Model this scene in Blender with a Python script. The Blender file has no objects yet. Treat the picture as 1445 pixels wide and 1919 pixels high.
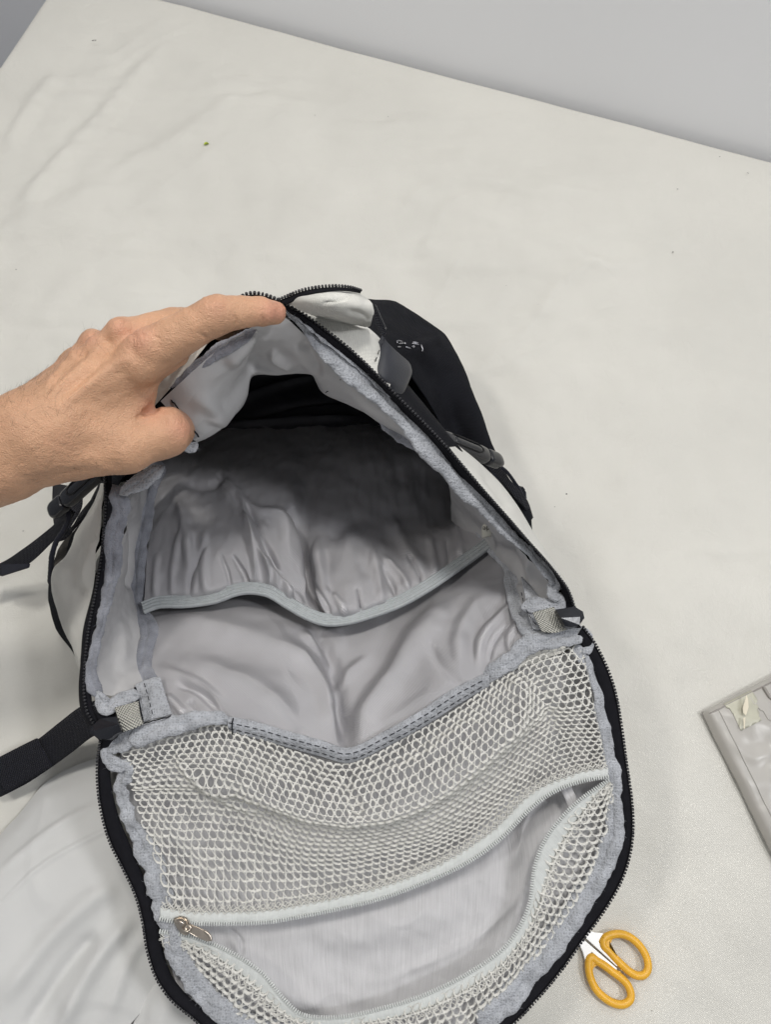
import bpy, bmesh, math, random
import numpy as np
from mathutils import Vector, Matrix
random.seed(7); rng = np.random.default_rng(7)
sc = bpy.context.scene
COL = sc.collection

# ---------------------------------------------------------------- camera
CAM_H, PITCH, FPX = 0.62, math.radians(66), 1422.6
cam = bpy.data.cameras.new('camera'); camo = bpy.data.objects.new('camera', cam); COL.objects.link(camo)
camo.location = (0, 0, CAM_H); camo.rotation_euler = (math.radians(90) - PITCH, 0, 0)
cam.sensor_fit = 'VERTICAL'; cam.sensor_height = 24; cam.lens = 24 / 2 * FPX / 959.5
cam.clip_start = 0.02; cam.clip_end = 60
sc.camera = camo

# ---------------------------------------------------------------- world and lamps (indoor room light)
w = bpy.data.worlds.new('World'); sc.world = w; w.use_nodes = True
w.node_tree.nodes['Background'].inputs[0].default_value = (0.93, 0.96, 1.0, 1)
w.node_tree.nodes['Background'].inputs[1].default_value = 0.26
def area(name, loc, target, size, power, color):
    l = bpy.data.lights.new(name, 'AREA'); l.shape = 'DISK'; l.size = size; l.energy = power; l.color = color
    o = bpy.data.objects.new(name, l); COL.objects.link(o); o.location = loc
    o.rotation_euler = (Vector(target) - Vector(loc)).to_track_quat('-Z', 'Y').to_euler()
area('ceiling_lamp', (0.16, 0.52, 2.1), (0, 0.3, 0), 0.24, 13.5, (1.0, 0.97, 0.91))
area('ceiling_lamp_left', (-1.0, 0.24, 2.0), (0, 0.3, 0), 0.26, 9.0, (1.0, 0.965, 0.90))
area('ceiling_lamp_right', (1.10, -0.10, 2.0), (0.2, 0.6, 0.1), 0.28, 13.5, (0.98, 0.985, 1.0))
sc.view_settings.view_transform = 'Standard'; sc.view_settings.look = 'None'
sc.view_settings.exposure = 0; sc.view_settings.gamma = 1

# ---------------------------------------------------------------- helpers
CP, SP = math.cos(PITCH), math.sin(PITCH)
def WP(a):
    """points (x, y, z): sight line x, y of the survey sheet met at height z -> metres"""
    a = np.asarray(a, float); x, y, z = a[..., 0], a[..., 1], a[..., 2]
    xr, up = x - 722.5, 959.5 - y
    t = (CAM_H - z) / (FPX * SP - up * CP)
    return np.stack([xr * t, t * (FPX * CP + up * SP), z], -1)
def W(x, y, z): return WP([x, y, z])
def proj(P):
    P = np.asarray(P); d = P - np.array([0, 0, CAM_H])
    f = d[..., 1] * CP - d[..., 2] * SP; u = d[..., 1] * SP + d[..., 2] * CP
    return 722.5 + FPX * d[..., 0] / f, 959.5 - FPX * u / f
def rad(x, y, z, r): return r * (CAM_H - z) / (FPX * SP - (959.5 - y) * CP)
# gradient noise
_perm = rng.permutation(256); _perm = np.concatenate([_perm, _perm, _perm])
_grad = rng.normal(size=(256, 3)); _grad /= np.linalg.norm(_grad, axis=1)[:, None]
def noise(P, s=1.0, o=0.0):
    p = np.asarray(P, float) * s + o + 100.3
    i = np.floor(p).astype(int); f = p - i; u = f * f * f * (f * (f * 6 - 15) + 10); i &= 255
    r = 0
    for dx in (0, 1):
        for dy in (0, 1):
            for dz in (0, 1):
                h = _perm[_perm[_perm[i[..., 0] + dx] + i[..., 1] + dy] + i[..., 2] + dz] & 255
                g = _grad[h]
                d = (f[..., 0] - dx) * g[..., 0] + (f[..., 1] - dy) * g[..., 1] + (f[..., 2] - dz) * g[..., 2]
                r = r + d * (u[..., 0] if dx else 1 - u[..., 0]) * (u[..., 1] if dy else 1 - u[..., 1]) * (u[..., 2] if dz else 1 - u[..., 2])
    return r * 1.6
def fbm(P, s, o=0.0, n=3):
    r = 0; a = 1
    for k in range(n): r = r + a * noise(P, s * 2 ** k, o + 13.7 * k); a *= .5
    return r
def crom(P, n, axis=0):
    """Catmull-Rom through rows of P, n samples uniform in index"""
    P = np.moveaxis(np.asarray(P, float), axis, 0); m = len(P)
    t = np.linspace(0, m - 1, n); i = np.minimum(t.astype(int), m - 2); f = (t - i).reshape((-1,) + (1,) * (P.ndim - 1))
    Q = np.concatenate([[2 * P[0] - P[1]], P, [2 * P[-1] - P[-2]]])
    a, b, c, d = Q[i], Q[i + 1], Q[i + 2], Q[i + 3]
    r = .5 * (2 * b + (c - a) * f + (2 * a - 5 * b + 4 * c - d) * f ** 2 + (-a + 3 * b - 3 * c + d) * f ** 3)
    return np.moveaxis(r, 0, axis)
def path(pts, step=None, n=None, closed=False):
    """dense world path with even arc length from (x,y,z) points"""
    P = WP(pts)
    if closed: P = np.concatenate([P[-2:], P, P[:3]])
    D = crom(P, 40 * len(P))
    if closed:
        k0 = int(round(2 / (len(P) - 1) * (len(D) - 1))); k1 = int(round((len(P) - 3) / (len(P) - 1) * (len(D) - 1))); D = D[k0:k1 + 1]
    return even(D, step, n)
def even(D, step=None, n=None):
    s = np.concatenate([[0], np.cumsum(np.linalg.norm(np.diff(D, axis=0), axis=1))])
    if n is None: n = max(3, int(round(s[-1] / step)) + 1)
    t = np.linspace(0, s[-1], n)
    return np.stack([np.interp(t, s, D[:, k]) for k in range(3)], -1)
def grid(rows, nu, nv):
    """rows[R][C] of (x,y,z) -> (nv, nu, 3) world grid"""
    G = WP(np.array(rows, float)); G = crom(G, nv, 0); return crom(G, nu, 1)
def normals(G):
    du = np.gradient(G, axis=1); dv = np.gradient(G, axis=0)
    N = np.cross(du, dv); return N / (np.linalg.norm(N, axis=-1, keepdims=True) + 1e-12)
def facecam(N, G):
    d = np.array([0, 0, CAM_H]) - G
    s = np.sign(np.mean(np.sum(N * d, -1))); return N * (s if s else 1)
def poly_dist(P, pts):
    """signed distance on the survey sheet from points P to a polyline; sign + to its left"""
    x, y = proj(P); best = np.full(x.shape, 1e9); sg = np.zeros(x.shape); tt = np.zeros(x.shape)
    pts = np.array(pts, float); pts = crom(pts[:, :2], 6 * len(pts)) if len(pts) > 2 else pts[:, :2]
    for k in range(len(pts) - 1):
        a, b = pts[k], pts[k + 1]; d = b - a; L = d @ d
        t = np.clip(((x - a[0]) * d[0] + (y - a[1]) * d[1]) / L, 0, 1)
        qx, qy = x - a[0] - t * d[0], y - a[1] - t * d[1]; dd = np.hypot(qx, qy)
        s = np.sign(d[0] * (y - a[1]) - d[1] * (x - a[0])); m = dd < best
        best = np.where(m, dd, best); sg = np.where(m, s, sg); tt = np.where(m, (k + t) / (len(pts) - 1), tt)
    return best * sg, tt
def folds(G, specs):
    """each spec: (polyline, width_px, height_m[, kind]); kind 'ridge' or 'step'"""
    N = facecam(normals(G), G); D = np.zeros(G.shape[:2])
    for sp in specs:
        d, t = poly_dist(G, sp[0]); taper = np.clip(4 * t, 0, 1) * np.clip(4 * (1 - t), 0, 1) if len(sp) < 5 else 1
        taper = taper * taper * (3 - 2 * taper) if len(sp) < 5 else 1
        if len(sp) > 3 and sp[3] == 'step':
            D += sp[2] * taper * np.where(d > 0, np.exp(-(d / (sp[1] * 4)) ** 2), 0) * (1 - np.exp(-(d / sp[1]) ** 2) * .0) * np.clip(d / sp[1] * 2, 0, 1)
        else: D += sp[2] * taper * np.exp(-(d / sp[1]) ** 2)
    return G + N * D[..., None]

def link(name, me, mat, parent=None, smooth=True):
    o = bpy.data.objects.new(name, me); COL.objects.link(o)
    if mat is not None: me.materials.append(mat)
    if parent is not None:
        o.parent = parent; r = parent
        off = Vector((0, 0, 0))
        while r is not None: off += r.location; r = r.parent
        me.transform(Matrix.Translation(-off))
    if smooth and len(me.polygons): me.polygons.foreach_set('use_smooth', [True] * len(me.polygons))
    return o
def mesh_np(V, F):
    me = bpy.data.meshes.new('m'); V = np.asarray(V, np.float32); F = np.asarray(F, np.int32)
    me.vertices.add(len(V)); me.vertices.foreach_set('co', V.ravel())
    k = F.shape[1]; me.loops.add(F.size); me.loops.foreach_set('vertex_index', F.ravel())
    me.polygons.add(len(F)); me.polygons.foreach_set('loop_start', np.arange(0, F.size, k, dtype=np.int32))
    me.update(calc_edges=True); me.validate(); return me
def gfaces(nv, nu, cu=False, cv=False):
    i = np.arange(nv if cv else nv - 1)[:, None]; j = np.arange(nu if cu else nu - 1)[None]
    a = i * nu + j; b = i * nu + (j + 1) % nu; c = ((i + 1) % nv) * nu + (j + 1) % nu; d = ((i + 1) % nv) * nu + j
    return np.stack([a, b, c, d], -1).reshape(-1, 4)
def sheet(name, G, mat, parent=None, thick=0, flip=None):
    nv, nu = G.shape[:2]; N = normals(G)
    F = gfaces(nv, nu)
    if np.mean(np.sum(N * (np.array([0, 0, CAM_H]) - G), -1)) < 0: F = F[:, ::-1]
    me = mesh_np(G.reshape(-1, 3), F)
    su = np.concatenate([[0], np.cumsum(np.linalg.norm(np.diff(G.mean(0), axis=0), axis=1))])
    sv = np.concatenate([[0], np.cumsum(np.linalg.norm(np.diff(G.mean(1), axis=0), axis=1))])
    uv = np.stack(np.broadcast_arrays(su[None, :], sv[:, None]), -1).reshape(-1, 2)
    l = me.uv_layers.new(name='UVMap'); idx = np.zeros(len(me.loops), np.int32); me.loops.foreach_get('vertex_index', idx)
    l.data.foreach_set('uv', uv[idx].astype(np.float32).ravel())
    o = link(name, me, mat, parent)
    if thick:
        md = o.modifiers.new('thick', 'SOLIDIFY'); md.thickness = thick; md.offset = -1
    return o
def frames(P):
    T = np.gradient(P, axis=0); T /= np.linalg.norm(T, axis=1, keepdims=True) + 1e-12
    up = np.array([0, 0, 1.0]); S = np.cross(T, up); S /= np.linalg.norm(S, axis=1, keepdims=True) + 1e-9
    U = np.cross(S, T); return T, S, U
def tubegeo(P, r, sides=10, flat=1.0, caps=True):
    T, S, U = frames(P); n = len(P); r = np.broadcast_to(np.asarray(r, float), (n,)).copy()
    if caps: r[0] *= .15; r[-1] *= .15
    a = np.linspace(0, 2 * np.pi, sides, endpoint=False)
    V = P[:, None] + r[:, None, None] * (np.cos(a)[None, :, None] * S[:, None] + flat * np.sin(a)[None, :, None] * U[:, None])
    return V, gfaces(n, sides, cu=True)
def tube(name, P, r, mat, parent=None, sides=10, flat=1.0, bump=0, bs=150, bo=0):
    V, F = tubegeo(P, r, sides, flat)
    if bump:
        N = V - P[:, None]; N /= np.linalg.norm(N, axis=-1, keepdims=True) + 1e-9
        V = V + N * (fbm(V, bs, bo, 3) * bump)[..., None]
    return link(name, mesh_np(V.reshape(-1, 3), F), mat, parent)
class Acc:
    def __init__(s): s.V = []; s.F = []; s.n = 0
    def add(s, V, F): V = np.asarray(V).reshape(-1, 3); s.V.append(V); s.F.append(np.asarray(F) + s.n); s.n += len(V)
    def obj(s, name, mat, parent=None, smooth=True): return link(name, mesh_np(np.concatenate(s.V), np.concatenate(s.F)), mat, parent, smooth)
def slab(name, pts, thick, mat, parent=None, bevel=.0006, seg=2):
    """solid plate under an outline of (x,y,z) points"""
    P = WP(pts); bm = bmesh.new(); vs = [bm.verts.new(p) for p in P]; f = bm.faces.new(vs); bm.normal_update()
    if f.normal.z < 0: f.normal_flip()
    n = f.normal.copy(); r = bmesh.ops.extrude_face_region(bm, geom=[f])
    bmesh.ops.translate(bm, vec=-n * thick, verts=[v for v in r['geom'] if isinstance(v, bmesh.types.BMVert)])
    bmesh.ops.recalc_face_normals(bm, faces=bm.faces)
    if bevel: bmesh.ops.bevel(bm, geom=bm.edges[:], offset=bevel, segments=seg, affect='EDGES', clamp_overlap=True)
    me = bpy.data.meshes.new('m'); bm.to_mesh(me); bm.free()
    o = link(name, me, mat, parent, True); 
    try: me.set_sharp_from_angle(angle=math.radians(40))
    except Exception: pass
    return o
def empty(name, loc, label, cat, group=None):
    o = bpy.data.objects.new(name, None); COL.objects.link(o); o.location = loc; o.empty_display_size = .05
    o['label'] = label; o['category'] = cat
    if group: o['group'] = group
    return o

# ---------------------------------------------------------------- materials
def M(name, col, rough=.8, spec=.3, var=0, vs=30, bump=0, bs=800, bd=.0004, weave=0, wp=.0011, sheen=0, metal=0,
      dots=0, dp=.0018, coat=0, sss=0, trans=0, stain=None, streak=0, wrinkle=0, wks=25, aniso=0):
    m = bpy.data.materials.new(name); m.use_nodes = True; nt = m.node_tree; N = nt.nodes; L = nt.links
    b = N['Principled BSDF']; b.inputs['Roughness'].default_value = rough; b.inputs['Specular IOR Level'].default_value = spec
    b.inputs['Metallic'].default_value = metal; b.inputs['Sheen Weight'].default_value = sheen; b.inputs['Sheen Roughness'].default_value = .5
    b.inputs['Coat Weight'].default_value = coat; b.inputs['Transmission Weight'].default_value = trans
    b.inputs['Anisotropic'].default_value = aniso
    if sss:
        b.inputs['Subsurface Weight'].default_value = sss; b.inputs['Subsurface Radius'].default_value = (1, .35, .2); b.inputs['Subsurface Scale'].default_value = .004
    tc = N.new('ShaderNodeTexCoord'); obj = tc.outputs['Object']; uv = tc.outputs['UV']
    c = N.new('ShaderNodeRGB'); c.outputs[0].default_value = (*col, 1); color = c.outputs[0]; height = None
    def math_(op, a, b_=None):
        n = N.new('ShaderNodeMath'); n.operation = op
        for i, v in enumerate((a, b_)):
            if v is None: continue
            if isinstance(v, (int, float)): n.inputs[i].default_value = v
            else: L.new(v, n.inputs[i])
        return n.outputs[0]
    def ns(scale, detail=3, dist=0):
        n = N.new('ShaderNodeTexNoise'); n.inputs['Scale'].default_value = scale; n.inputs['Detail'].default_value = detail; n.inputs['Distortion'].default_value = dist
        L.new(obj, n.inputs['Vector']); return n.outputs['Fac']
    def mul(colr, fac, lo, hi):
        mr = N.new('ShaderNodeMapRange'); mr.inputs[1].default_value = .25; mr.inputs[2].default_value = .75; mr.inputs[3].default_value = lo; mr.inputs[4].default_value = hi
        L.new(fac, mr.inputs[0]); mx = N.new('ShaderNodeVectorMath'); mx.operation = 'SCALE'; L.new(colr, mx.inputs[0]); L.new(mr.outputs[0], mx.inputs['Scale']); return mx.outputs[0]
    if var: color = mul(color, ns(vs, 4), 1 - var, 1 + var)
    hs = []
    if bump: hs.append((ns(bs, 4), bump))
    if wrinkle: hs.append((ns(wks, 4, 1.2), wrinkle))
    if weave:
        s = N.new('ShaderNodeSeparateXYZ'); L.new(uv, s.inputs[0])
        k = 2 * math.pi / wp
        a = math_('SINE', math_('MULTIPLY', s.outputs[0], k)); bb = math_('SINE', math_('MULTIPLY', s.outputs[1], k))
        wv = math_('MULTIPLY', a, bb); hs.append((wv, weave))
        w2 = math_('ADD', math_('MULTIPLY', wv, .3), .5); color = mul(color, w2, 1 - .10 * weave, 1 + .10 * weave)
    if streak:
        mp = N.new('ShaderNodeMapping'); mp.inputs['Scale'].default_value = (1300, 40, 1); mp.inputs['Rotation'].default_value = (0, 0, .16); L.new(uv, mp.inputs[0])
        n = N.new('ShaderNodeTexNoise'); n.inputs['Scale'].default_value = 1; L.new(mp.outputs[0], n.inputs['Vector']); hs.append((n.outputs['Fac'], streak)); color = mul(color, n.outputs['Fac'], 1 - .12 * streak, 1 + .12 * streak)
    if dots:
        v = N.new('ShaderNodeTexVoronoi'); v.inputs['Scale'].default_value = 1 / dp; v.inputs['Randomness'].default_value = .55; L.new(obj, v.inputs['Vector'])
        d = math_('MULTIPLY', v.outputs['Distance'], 1.6); color = mul(color, d, 1 - dots, 1.03); hs.append((d, .5))
    if hs:
        tot = None
        for h, k in hs: x = math_('MULTIPLY', h, k); tot = x if tot is None else math_('ADD', tot, x)
        bp = N.new('ShaderNodeBump'); bp.inputs['Strength'].default_value = 1; bp.inputs['Distance'].default_value = bd; L.new(tot, bp.inputs['Height']); L.new(bp.outputs[0], b.inputs['Normal'])
    L.new(color, b.inputs['Base Color']); return m
SHEET = M('white_cotton_sheet', (.765, .75, .70), .95, .1, var=.05, vs=7, bump=.5, bs=1100, wrinkle=1.6, wks=45, weave=.3, wp=.0012, bd=.0006)
WALL = M('painted_wall', (.90, .905, .93), .7, .2, var=.02, vs=3, bump=.2, bs=300)
FLOOR = M('grey_floor', (.22, .22, .25), .7, .2, var=.1, vs=5)
CLOTH2 = M('white_cotton_bag', (.62, .62, .615), .8, .2, var=.03, vs=25, bump=.3, bs=1200, bd=.0003)
CANVAS = M('white_canvas', (.80, .79, .74), .85, .2, var=.04, vs=60, weave=.8, wp=.0010, bump=.3, bs=1500, bd=.0003, sheen=.2)
BLACKF = M('black_fabric', (.011, .0115, .015), .9, .12, var=.15, vs=60, weave=.8, wp=.0014, bump=.3, bs=900, bd=.0003)
BLACKT = M('black_zipper_tape', (.010, .010, .013), .9, .15, var=.2, vs=200, bump=.5, bs=2500, bd=.0003)
BLACKW = M('black_webbing', (.013, .014, .023), .75, .2, var=.3, vs=400, weave=2.0, wp=.0022, bd=.0006, sheen=.05)
TEETH = M('black_nylon_teeth', (.012, .012, .016), .32, .5)
PLASTIC = M('black_plastic', (.010, .011, .015), .24, .5, var=.1, vs=50, bump=.15, bs=400, bd=.0002)
LEATHER = M('black_leatherette', (.028, .030, .038), .5, .4, var=.15, vs=80, bump=.6, bs=1500, bd=.0003)
FELT = M('grey_felt', (.43, .445, .48), 1, .05, var=.22, vs=110, bump=1, bs=1400, bd=.0009, sheen=.3, dots=.28, dp=.0017)
FELTD = M('dark_grey_felt', (.28, .29, .33), 1, .05, var=.3, vs=120, bump=1.2, bs=1100, bd=.001, sheen=.3)  # darker tone of the grey felt for some bindings and a seam
SATIN = M('grey_satin_lining', (.475, .468, .488), .36, .6, var=.03, vs=40, weave=.5, wp=.0011, bump=.1, bs=900, bd=.00025, wrinkle=1.5, wks=28, aniso=.3, metal=.30)
SHADELIN = M('shade_dark_lining', (.05, .05, .058), .5, .35, var=.1, vs=60, bump=.2, bs=900, wrinkle=.6, wks=30, bd=.0005)  # lining colour darkened to paint in the shade deep inside the bag
PANEL = M('pale_coated_lining', (.49, .485, .49), .55, .3, var=.05, vs=40, bump=.1, bs=600, bd=.0006, wrinkle=.8, wks=45)
RIBBED = M('ribbed_white_lining', (.57, .565, .58), .8, .2, streak=.75, var=.03, vs=60, bump=.2, bs=900, bd=.0005, wrinkle=.7, wks=30)
ELASTIC = M('grey_elastic', (.42, .445, .455), .8, .2, var=.06, vs=300, streak=.4, bd=.0004)
MESH = M('white_net_yarn', (.74, .73, .69), .8, .25, var=.14, vs=700, bump=1, bs=3000, bd=.0004)
ZGREY = M('pale_grey_zipper_tape', (.60, .62, .61), .8, .2, var=.06, vs=300, streak=.6, bd=.0004)
ZTEETH = M('pale_grey_zipper_coil', (.60, .62, .61), .35, .5)
WEBCREAM = M('cream_webbing', (.82, .81, .74), .85, .2, var=.12, vs=500, weave=2.0, wp=.0021, bump=.5, bs=1500, bd=.0007)
METAL = M('nickel_metal', (.52, .46, .40), .28, .5, metal=1, var=.15, vs=200, bump=.2, bs=900, bd=.0002)
CHROME = M('polished_metal', (.75, .75, .78), .25, .5, metal=1)
BLADE = M('bright_scissor_steel', (.95, .95, .94), .3, .6, metal=.15)
YELLOW = M('yellow_plastic', (.80, .43, .035), .38, .5, var=.04, vs=200, bump=.2, bs=900, bd=.0002, sss=.05)
VINYL = M('clear_vinyl', (.50, .48, .45), .3, .5, var=.06, vs=22, wrinkle=.7, wks=16, bd=.0012, trans=.15)
VINYLD = M('vinyl_seam', (.30, .28, .26), .3, .5, var=.1, vs=80)
TAPEY = M('aged_tape', (.50, .49, .40), .35, .5, var=.12, vs=80)
PAPER = M('torn_cream_paper', (.74, .68, .55), .8, .2)
LABELM = M('cream_label', (.55, .54, .48), .8, .2, bump=.3, bs=1500)
INK = M('black_ink', (.02, .02, .02), .8, .1)
THREAD = M('black_thread', (.016, .017, .022), .8, .2)
LINT = M('dark_lint', (.22, .21, .20), 1, .1)
GREENM = M('lime_speck', (.62, .74, .12), .9, .1)
SKIN = M('skin', (.585, .335, .205), .44, .4, var=.13, vs=60, bump=1.2, bs=1300, bd=.0005, sss=.08, wrinkle=.5, wks=330)
HAIR = M('dark_hair', (.035, .022, .015), .5, .3)

# ---------------------------------------------------------------- room: wall, floor, sheet
A0, A1 = W(330, 0, 0), W(1445, 295, 0); B0, B1 = W(75, 0, 0), W(0, 110, 0)
ea = (A1 - A0)[:2]; ea /= np.linalg.norm(ea); eb = (B1 - B0)[:2]; eb /= np.linalg.norm(eb)
k = np.linalg.solve(np.stack([ea, -eb], 1), (B0 - A0)[:2]); C0 = A0[:2] + ea * k[0]
def prof(t, r=.012):   # distance from the edge -> (horizontal, z): rounds over and hangs
    h = np.where(t > r, t, np.where(t > -r * .57, r - r * np.cos(np.clip((t + r * .57) / (r * 1.57), 0, 1) * np.pi / 2) * 1.0, 0))
    h = np.where(t > r, t, r * (1 - np.cos(np.clip((t + .57 * r) / (1.57 * r), 0, 1) * np.pi / 2)))
    z = np.where(t > r, 0, -r + r * np.sin(np.clip((t + .57 * r) / (1.57 * r), 0, 1) * np.pi / 2)) + np.minimum(t + .57 * r, 0)
    return h, z
ta = np.concatenate([np.linspace(-.25, -.03, 8), np.linspace(-.025, .05, 26), np.linspace(.055, 2.3, 560)])
tb = np.concatenate([np.linspace(-.25, -.03, 8), np.linspace(-.025, .05, 26), np.linspace(.055, 2.1, 520)])
ha, za = prof(ta); hb, zb = prof(tb)
G = np.zeros((len(tb), len(ta), 3)); G[..., :2] = C0 + ha[None, :, None] * ea + hb[:, None, None] * eb
G[..., 2] = za[None] + zb[:, None]
base = G.copy(); base[..., 2] = 0
q = base.copy(); ang = math.radians(40); q[..., 0] = (base[..., 0] * math.cos(ang) + base[..., 1] * math.sin(ang)) * .35; q[..., 1] = -base[..., 0] * math.sin(ang) + base[..., 1] * math.cos(ang)
wr = .0020 * fbm(base, 5, 3, 3) + .0034 * np.maximum(fbm(q, 9, 8, 3), 0) * np.clip(1.2 - (base[..., 0] + .9) * .9, .15, 1)
q2 = base.copy(); q2[..., 1] *= 3.2; wr += .0016 * np.maximum(fbm(q2, 6, 21, 3) - .1, 0) * np.clip((base[..., 1] - .25) * 4, 0, 1)
wr += .0005 * fbm(base, 26, 5, 2) - .0008
edge = np.clip(np.minimum(ta[None], tb[:, None]) / .12, 0, 1); edge = .12 + .88 * edge * edge * (3 - 2 * edge)
wr *= edge
rid = edge * np.maximum(0, 1 - np.abs(fbm(q, 11, 50, 2)) * 9) * np.clip(fbm(base, 4, 77, 2) * 2, 0, 1)
G[..., 2] += wr * 3.4 + .0022 * rid; 
sheet_folds = [([(120, 130), (60, 200), (0, 300)], 14, .003), ([(330, 60), (220, 190), (90, 330), (20, 420)], 16, .0035), ([(480, 150), (330, 260), (190, 330)], 14, .002),
               ([(520, 180), (400, 280), (300, 350), (220, 430)], 12, .0015),
               ([(740, 430), (780, 365), (860, 335), (960, 350), (1080, 400)], 13, .0025), ([(860, 385), (960, 430), (1080, 470), (1180, 520)], 12, .0022), ([(690, 350), (800, 330), (900, 345)], 8, .0012),
               ([(1180, 1000), (1230, 1300), (1240, 1600)], 60, .002), ([(960, 330), (1120, 380), (1300, 400)], 20, .0018), ([(60, 620), (170, 500), (300, 430)], 22, .0015)]
sh = folds(G, [(p_, w_, h_ * (2.0 if p_[0][0] < 500 else 1.0)) for p_, w_, h_ in sheet_folds])
so = sheet('sheet', sh, SHEET); so['kind'] = 'structure'
tl = bpy.data.meshes.new('m')
def quad(name, pts, mat, sub=1):
    G = np.array(pts, float).reshape(2, 2, 3); o = sheet(name, crom(crom(G, 3, 0), 3, 1), mat); return o
def w3(p2, z): return [p2[0], p2[1], z]
gap = .007; n2 = -eb
wa, wb = C0 + n2 * gap - ea * 2.5, C0 + n2 * gap + ea * 4
o = quad('wall', [w3(wa, -.75), w3(wb, -.75), w3(wa, 2.6), w3(wb, 2.6)], WALL); o['kind'] = 'structure'
o = quad('floor', [[-4, -3, -.75], [4, -3, -.75], [-4, 4.5, -.75], [4, 4.5, -.75]], FLOOR); o['kind'] = 'structure'
# lint on the sheet
def speck(P, r, seed):
    v = rng.normal(size=(8, 3)) * [1, 1, .4]; v /= np.linalg.norm(v, axis=1)[:, None]
    return P + v * r * [1, .7, .4] + [0, 0, r * .4]
a = Acc(); F0 = [(0, 1, 2), (2, 3, 4), (4, 5, 6), (6, 7, 0), (1, 3, 5), (2, 4, 7)]
for x, y, r in [(176, 77, .0030), (1402, 325, .0014), (1349, 294, .0012), (1062, 926, .0012), (1040, 950, .0006), (30, 505, .001), (590, 217, .0012), (728, 219, .001), (1262, 473, .0014),
                (1175, 1860, .0006), (1157, 1862, .0004), (1222, 1894, .0006), (1332, 1492, .0005), (1270, 355, .0012), (43, 995, .0008)] + [(rng.uniform(0, 1445), rng.uniform(250, 1900), rng.uniform(.0002, .0005)) for _ in range(22)]:
    P = W(x, y, .0015); a.add(speck(P, r, 0), F0)
o = a.obj('lint', LINT, so, False); o['kind'] = 'stuff'
a = Acc(); P = W(386, 271, .002); a.add(speck(P, .0035, 0), F0); a.add(speck(P + [0, .002, -.001], .003, 0), F0)
o = a.obj('lime_speck', GREENM, so, False)

# ---------------------------------------------------------------- second cloth bottom left
R = [[(-300, 1650, .006), (-60, 1600, .006), (20, 1540, .006), (90, 1462, .006), (190, 1418, .006), (320, 1395, .006)],
     [(-310, 1690, .02), (-60, 1630, .024), (25, 1570, .024), (105, 1500, .024), (205, 1455, .026), (330, 1430, .02)],
     [(-320, 1760, .03), (-60, 1700, .036), (45, 1640, .038), (135, 1570, .038), (235, 1530, .036), (350, 1500, .03)],
     [(-320, 1880, .03), (-50, 1820, .036), (70, 1760, .034), (180, 1690, .036), (290, 1640, .03), (400, 1610, .02)],
     [(-300, 2020, .02), (-30, 1960, .026), (90, 1900, .024), (200, 1830, .026), (285, 1790, .022), (420, 1750, .012)],
     [(-280, 2200, .008), (0, 2120, .010), (120, 2050, .010), (190, 1990, .012), (262, 1900, .012), (330, 1850, .006)]]
G = grid(R, 200, 200)
G = folds(G, [([(-20, 1650), (90, 1560), (190, 1500)], 9, .0025), ([(-20, 1715), (80, 1620), (190, 1560), (260, 1530)], 5, .0016), ([(-20, 1900), (110, 1740), (230, 1640)], 20, .006),
              ([(100, 1960), (180, 1800), (260, 1700)], 18, .007), ([(30, 1960), (120, 1820), (190, 1740)], 16, -.006), ([(190, 1940), (240, 1800), (285, 1740)], 14, .003)])
G[..., 2] += .0026 * fbm(G * [1, 1, 0], 14, 1, 3) + .0007 * np.maximum(0, 1 - 6 * np.abs(fbm(G * [1, 1, 0], 11, 41, 2))); G[..., 2] = np.maximum(G[..., 2], .0035)
cl = sheet('cloth', G, CLOTH2, None, .0008); cl['label'] = 'crumpled white cotton cloth beside the open backpack flap at lower left'; cl['category'] = 'cloth'
R = [[(180, 2100, .004), (235, 1960, .012), (275, 1840, .012), (330, 1790, .012), (420, 1800, .01)],
     [(260, 2110, .004), (280, 1990, .020), (310, 1880, .022), (370, 1840, .018), (440, 1850, .01)],
     [(340, 2120, .004), (340, 2010, .014), (350, 1930, .012), (400, 1890, .012), (460, 1890, .006)],
     [(420, 2120, .004), (400, 2040, .018), (410, 1980, .016), (440, 1930, .012), (500, 1940, .006)]]
G = grid(R, 80, 80); G[..., 2] += .003 * fbm(G * [1, 1, 0], 30, 4, 3) ; G[..., 2] = np.maximum(G[..., 2], .0035)
sheet('folded_hem', G, CLOTH2, cl, .0008)

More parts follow.
